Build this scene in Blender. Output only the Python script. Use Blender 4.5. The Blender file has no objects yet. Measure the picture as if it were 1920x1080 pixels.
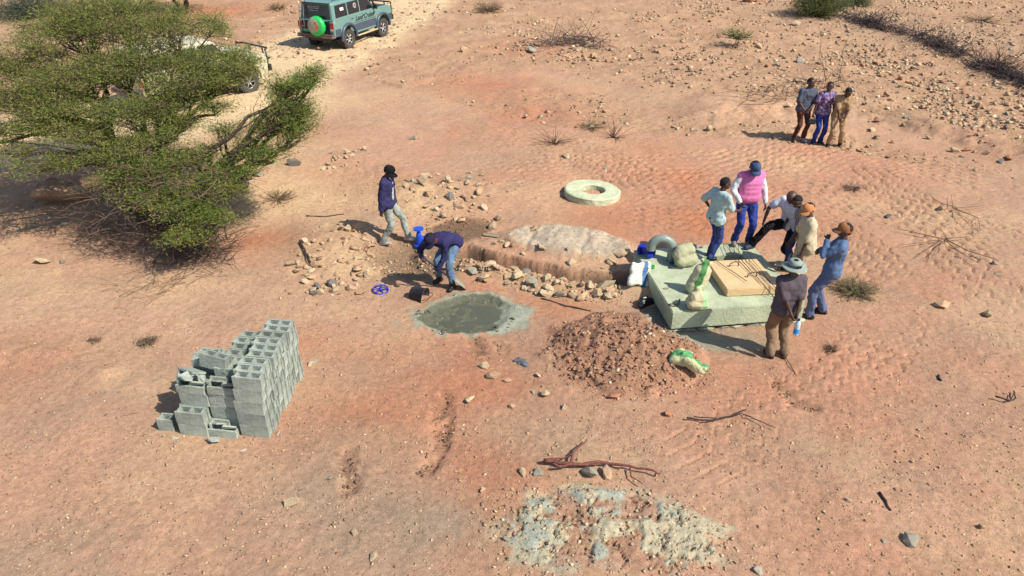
import bpy, bmesh, math, random
import numpy as np
from mathutils import Vector, Matrix, Euler, Quaternion, noise as mnoise

random.seed(7)
RNG = np.random.default_rng(11)
R = math.radians
scene = bpy.context.scene
COL = scene.collection

# ------------------------------------------------------------------ camera, sky, sun, exposure
CAM_H, PITCH, FPX = 6.8, R(30), 1400.0
cam_data = bpy.data.cameras.new('camera')
cam_data.sensor_width = 36.0
cam_data.lens = 36.0 * FPX / 1920.0
cam_data.clip_end = 3000
cam = bpy.data.objects.new('camera', cam_data)
cam.location = (0, 0, CAM_H)
cam.rotation_euler = (math.pi / 2 - PITCH, 0, 0)
COL.objects.link(cam)
scene.camera = cam

SUN_EL, SUN_AZ = R(47), R(120)
world = bpy.data.worlds.new('World')
scene.world = world
world.use_nodes = True
wn = world.node_tree
sky = wn.nodes.new('ShaderNodeTexSky')
sky.sky_type = 'NISHITA'
sky.sun_disc = False
sky.sun_elevation = SUN_EL
sky.sun_rotation = SUN_AZ
wn.links.new(sky.outputs[0], wn.nodes['Background'].inputs[0])
wn.nodes['Background'].inputs[1].default_value = 0.10

sun_data = bpy.data.lights.new('sun', 'SUN')
sun_data.energy = 4.6
sun_data.angle = R(0.5)
sun_data.color = (1.0, 0.93, 0.80)
sun = bpy.data.objects.new('sun', sun_data)
sd = Vector((math.sin(SUN_AZ) * math.cos(SUN_EL), math.cos(SUN_AZ) * math.cos(SUN_EL), math.sin(SUN_EL)))
sun.rotation_euler = sd.to_track_quat('Z', 'Y').to_euler()
COL.objects.link(sun)

scene.view_settings.view_transform = 'Standard'
scene.view_settings.look = 'None'
scene.view_settings.gamma = 1.0
scene.view_settings.exposure = 0.58
scene.render.engine = 'CYCLES'
scene.cycles.max_bounces = 6

# ------------------------------------------------------------------ materials
MATS = {}

def srgb(r, g, b):
    f = lambda c: (c / 255 / 12.92) if c / 255 <= 0.04045 else ((c / 255 + 0.055) / 1.055) ** 2.4
    return (f(r), f(g), f(b))

def mat(name, col, rough=0.8, var=0.18, scale=6.0, bump=0.0, bscale=40.0, metal=0.0, spec=0.3, col2=None, rand=0.0, attr=None, transl=0.0):
    """plain procedural material: colour broken up by two noises, an optional second colour, bump"""
    if name in MATS:
        return MATS[name]
    m = bpy.data.materials.new(name)
    m.use_nodes = True
    nt = m.node_tree
    b = nt.nodes['Principled BSDF']
    tc = nt.nodes.new('ShaderNodeTexCoord')
    no = nt.nodes.new('ShaderNodeTexNoise')
    no.inputs['Scale'].default_value = scale
    no.inputs['Detail'].default_value = 6
    no.inputs['Roughness'].default_value = 0.65
    nt.links.new(tc.outputs['Object'], no.inputs['Vector'])
    ramp = nt.nodes.new('ShaderNodeValToRGB')
    c2 = col2 or tuple(c * (1 - var) for c in col)
    c1 = tuple(min(1, c * (1 + var * 0.6)) for c in col)
    ramp.color_ramp.elements[0].position = 0.32
    ramp.color_ramp.elements[1].position = 0.68
    ramp.color_ramp.elements[0].color = (*c2, 1)
    ramp.color_ramp.elements[1].color = (*c1, 1)
    nt.links.new(no.outputs['Fac'], ramp.inputs['Fac'])
    out = ramp.outputs['Color']
    if attr:
        at = nt.nodes.new('ShaderNodeAttribute')
        at.attribute_name = attr
        mx = nt.nodes.new('ShaderNodeMix')
        mx.data_type = 'RGBA'
        mx.blend_type = 'MULTIPLY'
        mx.inputs['Factor'].default_value = 1.0
        nt.links.new(out, mx.inputs[6])
        nt.links.new(at.outputs['Color'], mx.inputs[7])
        out = mx.outputs[2]
    if rand:
        oi = nt.nodes.new('ShaderNodeObjectInfo')
        hs = nt.nodes.new('ShaderNodeHueSaturation')
        mr = nt.nodes.new('ShaderNodeMapRange')
        mr.inputs[3].default_value = 1 - rand
        mr.inputs[4].default_value = 1 + rand
        nt.links.new(oi.outputs['Random'], mr.inputs[0])
        nt.links.new(mr.outputs[0], hs.inputs['Value'])
        nt.links.new(out, hs.inputs['Color'])
        out = hs.outputs['Color']
    nt.links.new(out, b.inputs['Base Color'])
    b.inputs['Roughness'].default_value = rough
    b.inputs['Metallic'].default_value = metal
    b.inputs['Specular IOR Level'].default_value = spec
    if bump:
        n2 = nt.nodes.new('ShaderNodeTexNoise')
        n2.inputs['Scale'].default_value = bscale
        n2.inputs['Detail'].default_value = 5
        nt.links.new(tc.outputs['Object'], n2.inputs['Vector'])
        bp = nt.nodes.new('ShaderNodeBump')
        bp.inputs['Strength'].default_value = bump
        bp.inputs['Distance'].default_value = 0.02
        nt.links.new(n2.outputs['Fac'], bp.inputs['Height'])
        nt.links.new(bp.outputs[0], b.inputs['Normal'])
    if transl:
        tr = nt.nodes.new('ShaderNodeBsdfTranslucent')
        ms = nt.nodes.new('ShaderNodeMixShader')
        ms.inputs[0].default_value = transl
        nt.links.new(out, tr.inputs['Color'])
        nt.links.new(b.outputs[0], ms.inputs[1])
        nt.links.new(tr.outputs[0], ms.inputs[2])
        nt.links.new(ms.outputs[0], nt.nodes['Material Output'].inputs['Surface'])
    MATS[name] = m
    return m

# ------------------------------------------------------------------ object helpers
def tag(o, label=None, cat=None, group=None, kind=None):
    if label: o['label'] = label
    if cat: o['category'] = cat
    if group: o['group'] = group
    if kind: o['kind'] = kind
    return o

def empty(name, loc=(0, 0, 0), rz=0.0):
    o = bpy.data.objects.new(name, None)
    o.empty_display_size = 0.1
    o.location = loc
    o.rotation_euler = (0, 0, rz)
    COL.objects.link(o)
    return o

def link_mesh(name, me, material=None, parent=None, loc=None, rot=None, scale=None):
    o = bpy.data.objects.new(name, me)
    COL.objects.link(o)
    if material is not None and len(me.materials) == 0:
        me.materials.append(material)
    if parent is not None: o.parent = parent
    if loc is not None: o.location = loc
    if rot is not None: o.rotation_euler = rot
    if scale is not None: o.scale = scale
    return o

def np_mesh(name, V, F, smooth=False):
    """V (n,3), F (m,k) uniform polygons"""
    V = np.asarray(V, np.float32); F = np.asarray(F, np.int32)
    me = bpy.data.meshes.new(name)
    me.vertices.add(len(V)); me.vertices.foreach_set('co', V.ravel())
    k = F.shape[1]
    me.loops.add(F.size); me.loops.foreach_set('vertex_index', F.ravel())
    me.polygons.add(len(F))
    me.polygons.foreach_set('loop_start', np.arange(0, F.size, k, dtype=np.int32))
    if smooth: me.polygons.foreach_set('use_smooth', np.ones(len(F), bool))
    me.update(calc_edges=True)
    return me

class MB:
    """collects shapes into one mesh"""
    def __init__(s): s.v = []; s.f = []; s.m = []
    def add(s, vs, fs, m=0):
        o = len(s.v); s.v += [tuple(p) for p in vs]
        s.f += [tuple(i + o for i in f) for f in fs]; s.m += [m] * len(fs)
    def box(s, c, d, rot=None, m=0, taper=1.0):
        hx, hy, hz = d[0] / 2, d[1] / 2, d[2] / 2
        vs = [Vector((sx * hx * (taper if sz > 0 else 1), sy * hy * (taper if sz > 0 else 1), sz * hz)) for sz in (-1, 1) for sy in (-1, 1) for sx in (-1, 1)]
        if rot is not None:
            q = rot if isinstance(rot, Matrix) else Euler(rot).to_matrix()
            vs = [q @ v for v in vs]
        vs = [v + Vector(c) for v in vs]
        s.add(vs, [(0, 2, 3, 1), (4, 5, 7, 6), (0, 1, 5, 4), (2, 6, 7, 3), (0, 4, 6, 2), (1, 3, 7, 5)], m)
    def tcap(s, p0, p1, r0, r1, n=12, m=0, h=3):
        p0 = Vector(p0); p1 = Vector(p1); d = p1 - p0; L = d.length
        q = (d.to_track_quat('Z', 'Y') if L > 1e-6 else Quaternion())
        rings = []
        for i in range(1, h + 1):
            a = math.pi / 2 * (1 - i / h); rings.append((-r0 * math.sin(a), r0 * math.cos(a)))
        for i in range(h):
            a = math.pi / 2 * i / h; rings.append((L + r1 * math.sin(a), r1 * math.cos(a)))
        vs = [p0 + q @ Vector((0, 0, -r0))]
        for z, r in rings:
            for k in range(n):
                t = 2 * math.pi * k / n
                vs.append(p0 + q @ Vector((r * math.cos(t), r * math.sin(t), z)))
        vs.append(p0 + q @ Vector((0, 0, L + r1)))
        fs = [(0, 1 + (k + 1) % n, 1 + k) for k in range(n)]
        for i in range(len(rings) - 1):
            a = 1 + i * n; b = a + n
            fs += [(a + k, a + (k + 1) % n, b + (k + 1) % n, b + k) for k in range(n)]
        a = 1 + (len(rings) - 1) * n; e = len(vs) - 1
        fs += [(a + k, a + (k + 1) % n, e) for k in range(n)]
        s.add(vs, fs, m)
    def tube(s, pts, rad, n=8, m=0, close=True):
        pts = [Vector(p) for p in pts]
        if not hasattr(rad, '__len__'): rad = [rad] * len(pts)
        vs = []; ref = None
        for i, p in enumerate(pts):
            d = (pts[min(i + 1, len(pts) - 1)] - pts[max(i - 1, 0)])
            if d.length < 1e-9: d = Vector((0, 0, 1))
            d.normalize()
            if ref is None:
                ref = d.orthogonal().normalized()
            else:
                ref = (ref - d * ref.dot(d))
                ref = ref.normalized() if ref.length > 1e-6 else d.orthogonal().normalized()
            b = d.cross(ref)
            for k in range(n):
                t = 2 * math.pi * k / n
                vs.append(p + (ref * math.cos(t) + b * math.sin(t)) * rad[i])
        fs = []
        for i in range(len(pts) - 1):
            a = i * n; c = a + n
            fs += [(a + k, a + (k + 1) % n, c + (k + 1) % n, c + k) for k in range(n)]
        if close:
            fs += [tuple(range(n - 1, -1, -1)), tuple(range((len(pts) - 1) * n, len(pts) * n))]
        s.add(vs, fs, m)
    def lathe(s, prof, n=24, m=0, axis='Z', c=(0, 0, 0), closed=False, arc=2 * math.pi):
        """prof: (radius, height) list"""
        vs = []; full = abs(arc - 2 * math.pi) < 1e-6; cnt = n if full else n + 1
        for r, h in prof:
            for k in range(cnt):
                t = arc * k / n
                a, b = r * math.cos(t), r * math.sin(t)
                p = {'Z': (a, b, h), 'X': (h, a, b), 'Y': (a, h, b)}[axis]
                vs.append((p[0] + c[0], p[1] + c[1], p[2] + c[2]))
        fs = []
        np_ = len(prof)
        for i in range(np_ if closed else np_ - 1):
            a = i * cnt; b = ((i + 1) % np_) * cnt
            for k in range(n):
                k2 = (k + 1) % cnt
                fs.append((a + k, a + k2, b + k2, b + k))
        s.add(vs, fs, m)
    def prism(s, poly, x0, x1, m=0, inset=None):
        """poly (y,z) extruded along x; inset = (width, shrink) chamfer"""
        cy = sum(p[0] for p in poly) / len(poly); cz = sum(p[1] for p in poly) / len(poly)
        if inset:
            w, k = inset
            st = [(x0, k), (x0 + w, 1), (x1 - w, 1), (x1, k)]
        else:
            st = [(x0, 1), (x1, 1)]
        n = len(poly); vs = []
        for x, k in st:
            vs += [(x, cy + (y - cy) * k, cz + (z - cz) * k) for y, z in poly]
        fs = []
        for i in range(len(st) - 1):
            a = i * n; b = a + n
            fs += [(a + j, b + j, b + (j + 1) % n, a + (j + 1) % n) for j in range(n)]
        fs += [tuple(range(n)), tuple(range((len(st) - 1) * n + n - 1, (len(st) - 1) * n - 1, -1))]
        s.add(vs, fs, m)
    def mesh(s, name, smooth=False, fixn=True):
        me = bpy.data.meshes.new(name)
        me.from_pydata(s.v, [], s.f)
        me.polygons.foreach_set('material_index', s.m)
        if fixn:
            bm = bmesh.new(); bm.from_mesh(me)
            bmesh.ops.recalc_face_normals(bm, faces=bm.faces); bm.to_mesh(me); bm.free()
        if smooth: me.polygons.foreach_set('use_smooth', [True] * len(me.polygons))
        me.update()
        return me
    def build(s, name, material, parent=None, smooth=False, loc=None, rot=None, fixn=True):
        me = s.mesh(name, smooth, fixn)
        for q in (material if isinstance(material, (list, tuple)) else [material]): me.materials.append(q)
        return link_mesh(name, me, None, parent, loc, rot)

def remesh(mb, voxel, smooth=3, fac=0.5):
    """union of overlapping closed shapes as one continuous surface"""
    me = mb.mesh('tmp', fixn=False)
    o = bpy.data.objects.new('tmp', me); COL.objects.link(o)
    a = o.modifiers.new('r', 'REMESH'); a.mode = 'VOXEL'; a.voxel_size = voxel; a.adaptivity = 0.0
    if smooth:
        b = o.modifiers.new('s', 'SMOOTH'); b.factor = fac; b.iterations = smooth
    dg = bpy.context.evaluated_depsgraph_get()
    dg.update()
    out = bpy.data.meshes.new_from_object(o.evaluated_get(dg))
    bpy.data.objects.remove(o); bpy.data.meshes.remove(me)
    out.polygons.foreach_set('use_smooth', [True] * len(out.polygons))
    return out

def displace(me, amps):
    n = len(me.vertices)
    co = np.empty(n * 3, np.float32); no = np.empty(n * 3, np.float32)
    me.vertices.foreach_get('co', co); me.vertex_normals.foreach_get('vector', no)
    co = co.reshape(-1, 3); no = no.reshape(-1, 3)
    off = Vector((random.random() * 50, random.random() * 50, random.random() * 50))
    d = np.zeros(n, np.float32)
    for sc, am in amps:
        s3 = sc if hasattr(sc, '__len__') else (sc, sc, sc)
        for i in range(n):
            c = co[i]
            d[i] += am * mnoise.noise(Vector((c[0] * s3[0], c[1] * s3[1], c[2] * s3[2])) + off)
    co += no * d[:, None]
    me.vertices.foreach_set('co', co.ravel()); me.update()

def copy_tree(o, parent=None):
    c = o.copy(); COL.objects.link(c); c.parent = parent
    for ch in list(o.children): copy_tree(ch, c)
    return c

# ------------------------------------------------------------------ noise and terrain functions
_TAB = np.random.default_rng(99).random((256, 256)).astype(np.float32)

def vnoise(x, y, seed=0):
    xi = np.floor(x); yi = np.floor(y)
    fx = (x - xi).astype(np.float32); fy = (y - yi).astype(np.float32)
    fx = fx * fx * (3 - 2 * fx); fy = fy * fy * (3 - 2 * fy)
    i = (xi.astype(np.int64) + seed * 37) & 255; j = (yi.astype(np.int64) + seed * 91) & 255
    i1 = (i + 1) & 255; j1 = (j + 1) & 255
    a = _TAB[i, j]; b = _TAB[i1, j]; c = _TAB[i, j1]; d = _TAB[i1, j1]
    return (a + (b - a) * fx) * (1 - fy) + (c + (d - c) * fx) * fy

def fbm(x, y, sc, octv=4, seed=0, gain=0.5):
    t = 0; a = 1; n = 0
    for o in range(octv):
        ca, sa = math.cos(o * 1.3 + seed), math.sin(o * 1.3 + seed)
        t = t + a * (vnoise((x * ca - y * sa) * sc + 31.7 * o, (x * sa + y * ca) * sc + 17.3 * o, seed + o) - 0.5) * 2
        n += a; a *= gain; sc *= 2.03
    return t / n

def sstep(a, b, x):
    t = np.clip((x - a) / (b - a), 0, 1)
    return t * t * (3 - 2 * t)

def ray(px, py):
    a = (px - 960) / FPX; b = (540 - py) / FPX
    return a, math.cos(PITCH) + b * math.sin(PITCH), -math.sin(PITCH) + b * math.cos(PITCH)

def P(px, py, z=0.0):
    """ground-plan position (metres) of what the photograph shows at a point, at height z"""
    dx, dy, dz = ray(px, py)
    t = (z - CAM_H) / dz
    return dx * t, dy * t

def PL(pts, z=0.0): return [P(a, b, z) for a, b in pts]

def seg_dist(x, y, poly):
    """distance to a polyline, distance along it, signed side"""
    best = np.full(x.shape, 1e9); S = np.zeros(x.shape); side = np.zeros(x.shape); L = 0.0
    for (ax, ay), (bx, by) in zip(poly[:-1], poly[1:]):
        dx, dy = bx - ax, by - ay; l = math.hypot(dx, dy)
        t = np.clip(((x - ax) * dx + (y - ay) * dy) / (l * l), 0, 1)
        ex = x - ax - t * dx; ey = y - ay - t * dy
        d = np.hypot(ex, ey)
        cr = (dx * ey - dy * ex) / l
        k = d < best
        best = np.where(k, d, best); S = np.where(k, L + t * l, S); side = np.where(k, cr, side)
        L += l
    return best, S, side

def smooth_line(poly, n=6):
    out = []
    p = [np.array(q, float) for q in poly]
    p = [2 * p[0] - p[1]] + p + [2 * p[-1] - p[-2]]
    for i in range(1, len(p) - 2):
        for k in range(n):
            t = k / n
            out.append(tuple(0.5 * ((2 * p[i]) + (-p[i - 1] + p[i + 1]) * t + (2 * p[i - 1] - 5 * p[i] + 4 * p[i + 1] - p[i + 2]) * t * t + (-p[i - 1] + 3 * p[i] - 3 * p[i + 1] + p[i + 2]) * t ** 3)))
    out.append(tuple(p[-2]))
    return out

TRENCH = smooth_line(PL([(872, 468), (960, 492), (1060, 513), (1185, 527)]))
TRACKS = [  # (line through the photograph's points, width, lug spacing, depth)
    (smooth_line(PL([(880, 335), (1000, 320), (1180, 318), (1400, 300), (1640, 300), (1900, 340)])), 2.0, .27, .05),
    (smooth_line(PL([(1120, 350), (1250, 345), (1480, 345), (1650, 385), (1960, 480)])), 2.2, .28, .055),
    (smooth_line(PL([(1180, 400), (1290, 410), (1500, 405), (1600, 450), (1660, 520), (1670, 600), (1600, 700), (1480, 770), (1330, 850)])), 1.3, .26, .040),
    (smooth_line(PL([(1640, 330), (1740, 400), (1790, 470), (1960, 600)])), 1.5, .30, .04),
    (smooth_line(PL([(1560, 640), (1620, 690), (1540, 760), (1420, 800), (1200, 850)])), .8, .27, .024),
    (smooth_line(PL([(690, 990), (760, 930), (870, 870), (980, 850), (1100, 845)])), .75, .25, .030),
    (smooth_line(PL([(500, 330), (720, 330), (900, 320), (1020, 300)])), .7, .27, .026),
    (smooth_line(PL([(900, 250), (1010, 265), (1120, 300), (1180, 340)])), 1.9, .27, .045),
    (smooth_line(PL([(1330, 240), (1480, 225), (1540, 260), (1400, 300)])), 2.0, .26, .042),
    (smooth_line(PL([(60, 1040), (200, 1010), (420, 980)])), .6, .25, .014),
    (smooth_line(PL([(1330, 1060), (1420, 985), (1560, 900), (1700, 830)])), .55, .25, .018),
    (smooth_line(PL([(560, 245), (760, 190), (960, 130), (1160, 110), (1400, 80)])), .9, .30, .020),
    (smooth_line(PL([(1700, 700), (1800, 650), (1940, 620)])), .9, .27, .020),
    (smooth_line(PL([(640, 760), (760, 740), (900, 760)])), .8, .27, .022),
]
C_HEAP = P(1165, 662); C_POOL = P(880, 588); C_PIT = P(770, 480); C_DOME = P(1066, 458)
C_PATCH = P(1130, 1000); C_TREE = P(300, 340)
SLAB_C = (3.63, 11.55); SLAB_R = R(8)
BLOCK_C = P(430, 770)
RED = [P(a, b) + (r, w) for a, b, r, w in [
    (680, 790, 1.2, .7), (900, 700, 1.5, .6), (920, 870, .8, .8), (880, 980, .7, .8), (1300, 350, 2.0, .6), (1120, 420, 1.2, .6), (880, 540, .9, .5),
    (1330, 420, 1.5, .7), (1560, 420, 1.2, .4), (640, 340, 1.6, .5), (900, 160, 2.2, .6), (1000, 215, 2.0, .5), (560, 250, 1.5, .4), (505, 450, .8, .9),
    (560, 640, .7, .4), (1050, 570, .8, .6), (1400, 720, 1.0, .35), (1000, 90, 2.2, .5), (380, 20, 3.0, .8), (700, 680, .8, .5), (1200, 280, 1.6, .5), (30, 690, 1.2, .4)]]
PALE = [P(a, b) + (r, w) for a, b, r, w in [
    (560, 350, 2.0, .5), (520, 390, 1.2, .6), (600, 190, 2.2, .6), (480, 280, 1.4, .5), (660, 500, .8, .6), (780, 380, 1.6, .45), (620, 430, 1.0, .5), (1090, 280, 1.8, .35),
    (330, 540, .9, .6), (1000, 440, 1.2, .3), (60, 550, 1.6, .4), (1450, 200, 3, .25), (1700, 400, 2, .25), (380, 250, 3, .5)]]
GREY = [P(a, b) + (r, w) for a, b, r, w in [
    (650, 850, .9, .5), (740, 1000, 1.1, .5), (640, 940, .8, .4), (1290, 630, .5, .8), (1380, 640, .6, .7), (1000, 830, .8, .35), (840, 990, .5, .5), (60, 1050, .9, .35), (1010, 680, .8, .25),
    (670, 700, .5, .4), (1480, 850, .8, .3), (1830, 640, .8, .3), (960, 610, .45, .6), (1250, 600, .5, .8), (1200, 570, .4, .7), (1560, 20, 4, .2), (1750, 60, 5, .25)]]

RUTS = [(PL([(835, 745), (828, 800), (822, 850), (800, 880)]), .13, .09), (PL([(650, 855), (660, 890), (655, 915)]), .13, .08), (PL([(1455, 720), (1480, 755), (1530, 765)]), .10, .05),
        (PL([(885, 635), (905, 670)]), .14, .06), (PL([(930, 640), (945, 660)]), .08, .04)]

def rock_mask(x, y):
    """stony ground of the upper right, of the rise by the tree and of the spoil"""
    d, _, _ = seg_dist(x, y, PL([(760, 190), (1000, 140), (1300, 200), (1480, 215), (1700, 260), (1960, 330)]))
    up = np.where(y > np.interp(x, [-8, -2, 1, 4, 8, 14, 25], [29, 24, 21.2, 20.6, 19.6, 16.2, 14]), 1.0, 0.0)
    m = up * sstep(0, 2.0, d) * 0.9 + 0.1 * up
    m = np.maximum(m, 0.9 * np.exp(-(((x - P(640, 480)[0]) / 1.2) ** 2 + ((y - P(640, 480)[1]) / 1.4) ** 2)))
    m = np.maximum(m, 0.8 * np.exp(-(((x - P(800, 370)[0]) / 1.9) ** 2 + ((y - P(800, 370)[1]) / 1.1) ** 2)))
    m = np.maximum(m, 0.6 * np.exp(-(((x - P(140, 410)[0]) / 3.0) ** 2 + ((y - P(140, 410)[1]) / 1.6) ** 2)))
    return np.clip(m, 0, 1)

def ell(x, y, c, rx, ry, rot=0.0):
    ca, sa = math.cos(rot), math.sin(rot)
    u = ((x - c[0]) * ca + (y - c[1]) * sa) / rx; v = (-(x - c[0]) * sa + (y - c[1]) * ca) / ry
    return np.sqrt(u * u + v * v)

def height(x, y):
    x = np.asarray(x, float); y = np.asarray(y, float)
    flat = np.maximum(sstep(2.6, 1.5, ell(x, y, SLAB_C, 1, 1)), sstep(2.0, 1.1, ell(x, y, BLOCK_C, 1, 1)))
    far = sstep(40, 90, y) + sstep(30, 60, np.abs(x))
    rk = rock_mask(x, y)
    h = (.07 * fbm(x, y, .22, 3, 1) + .03 * fbm(x, y, .8, 3, 2)) * (1 - .8 * flat)
    h += (.018 * fbm(x, y, 2.6, 4, 3, .6) + .011 * fbm(x, y, 9, 3, 4, .6) + .014 * np.maximum(fbm(x, y, 4.2, 3, 8), .12)) * (1 - .6 * flat)
    h += rk * (.09 * fbm(x, y, 1.3, 4, 5) + .04 * np.abs(fbm(x, y, 5, 3, 6)))
    h += 1.2 * far * fbm(x, y, .03, 3, 9)
    # eroded stony bank behind the three men
    bx_, by_ = zip(*PL([(1250, 262), (1400, 232), (1480, 222), (1560, 222), (1650, 235), (1740, 255), (1850, 290), (2000, 330)]))
    t_ = y - np.interp(x, bx_, by_, left=99, right=by_[-1]) + .35 * fbm(x, y, .8, 3, 29)
    h += .26 * sstep(-.3, 1.5, t_ + .5 * fbm(x, y, 2.4, 3, 33)) * np.exp(-np.maximum(t_, 0) / 7) * (1 + .35 * fbm(x, y, 1.1, 3, 30)) * sstep(bx_[0], bx_[0] + 2, x)
    # pressed tyre tracks
    for i, (line, w, sp, dep) in enumerate(TRACKS):
        xs = [p[0] for p in line]; ys = [p[1] for p in line]
        k = (x > min(xs) - w) & (x < max(xs) + w) & (y > min(ys) - w) & (y < max(ys) + w)
        if not np.any(k): continue
        xx = x[k]; yy = y[k]
        wob = .05 * fbm(xx, yy, 1.2, 2, 20 + i)
        d, S, t = seg_dist(xx + wob, yy + wob, line)
        if w > 1.2:   # broad lugs pressed side by side: wavy lines along the track
            ph = (t + .05 * np.sin(S / .30 * 6.283 + .6 * np.sin(t * 3))) / sp
        else:         # chevrons across it
            ph = (S + .16 * np.abs(t) + .035 * np.sin(t / .17 * 6.283)) / sp
        ph = ph + .12 * fbm(xx, yy, 2.5, 2, 60 + i)
        f = ph - np.floor(ph)
        ridge = np.where(f < .72, .35 * f, .25) - 1.0 * np.exp(-((f - .86) / .085) ** 2)
        m = sstep(w / 2, w / 2 - .12, d) * sstep(-.5, .1, fbm(xx, yy, .9, 3, 40 + i))
        h[k] += m * dep * (1.8 if w > 1.2 else 1.2) * np.clip((yy - 5.5) / 7, .3, 1) * ridge
    # trench, its stony south bank and the pale spoil north of it
    d, S, t = seg_dist(x, y, TRENCH)
    n1 = fbm(x, y, 2.2, 3, 7)
    tot = 3.3
    n5 = fbm(x, y, 6.5, 4, 28, .65)
    h -= .50 * sstep(.30, .17, d + .09 * n1 + .035 * n5)
    h += .17 * np.exp(-((t + .58) / .22) ** 2) * sstep(.62, .35, np.abs(d - .55)) * (1 + .5 * n1) * (d < 1.2)
    e = ell(x, y, C_DOME, 1.42, .68, R(-16))
    dome = sstep(1.08, .80, e + .10 * n1 + .06 * n5)
    cre = 0
    for q0, q1 in (((1016, 415), (985, 470)), ((1112, 428), (1085, 490))):
        cre = cre + np.exp(-(seg_dist(x + .05 * n5, y, [P(*q0), P(*q1)])[0] / .055) ** 2)
    h += dome * sstep(.17, .29, d + .03 * n5) * (.16 + .08 * n1 + .045 * n5 - .04 * cre)
    h -= .22 * sstep(1.15, .45, ell(x, y, C_PIT, 1.15, .75, R(-10)) + .25 * n1)
    h += .26 * np.exp(-ell(x, y, P(640, 455), 1.0, .95) ** 2)
    h += .16 * np.exp(-ell(x, y, P(840, 360), 1.9, .7) ** 2) * (1 + .4 * n1)
    h += .35 * np.exp(-ell(x, y, C_TREE, 3.6, 2.2) ** 2)
    # heap of loose red earth
    e = ell(x, y, C_HEAP, 1.18, 1.06, R(-20))
    hm = np.clip(1.08 - e + .42 * fbm(x, y, 1.1, 4, 15), 0, 1) ** .9
    h += .46 * hm * (1 - .25 * hm) + sstep(0, .12, hm) * (.10 * np.abs(fbm(x, y, 4.5, 4, 16, .6)) + .05 * np.abs(fbm(x, y, 14, 3, 17)))
    # mixing hollow with a cement rim
    e = ell(x, y, C_POOL, .76, .55, R(8)) + .38 * fbm(x, y, 1.9, 4, 18, .6)
    h += .018 * np.exp(-((e - 1.10) / .17) ** 2) - .05 * sstep(1.05, .75, e) + .022 * fbm(x, y, 5.0, 3, 27) * sstep(1.1, .9, e) + .07 * np.exp(-((e - 1.0) / .16) ** 2) * np.abs(fbm(x, y, 7, 4, 19, .6)) * sstep(-.2, .3, fbm(x, y, 1.4, 2, 26))
    # dried cement crust in the foreground
    e = ell(x, y, C_PATCH, 1.28, .62, R(-10)) + .35 * fbm(x, y, 1.3, 4, 21)
    pm = sstep(1.05, .8, e)
    k1 = fbm(x, y, 2.0, 4, 57, .6); k2 = fbm(x, y, 3.4, 4, 58, .65)
    h += pm * (.03 * sstep(-.1, .0, k1) + .05 * np.abs(k2) - .05 * sstep(.05, 0, np.abs(k2 + .05)))
    # washed-out ruts
    for ln, w, dp in RUTS:
        d, S, t = seg_dist(x, y, ln)
        h -= dp * sstep(w * 1.5, w * .3, d + .06 * n1) * (.6 + .6 * fbm(x, y, 6, 3, 24))
    h += .10 * np.exp(-(seg_dist(x, y, PL([(-60, 650), (90, 670), (190, 700)]))[0] / .28) ** 2) * (1 + .5 * n1)
    return h

GRID = {}
def hz(x, y):
    """terrain height, read from the built ground"""
    ys, us, H = GRID['ys'], GRID['us'], GRID['H']
    i = min(max(int(np.searchsorted(ys, y)) - 1, 0), len(ys) - 2)
    t = (y - ys[i]) / (ys[i + 1] - ys[i])
    out = 0.0
    for k, w in ((i, 1 - t), (i + 1, t)):
        u = x / max(ys[k] * math.cos(PITCH) + CAM_H * math.sin(PITCH), 5.0)
        j = min(max(int(np.searchsorted(us, u)) - 1, 0), len(us) - 2)
        q = (u - us[j]) / (us[j + 1] - us[j])
        out += w * (H[k, j] * (1 - q) + H[k, j + 1] * q)
    return float(out)

def G(px, py, up=0.0):
    """point of the terrain seen at a place of the photograph"""
    z = 0.0
    for _ in range(6):
        x, y = P(px, py, z); z = hz(x, y)
    return Vector((x, y, z + up))

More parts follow.
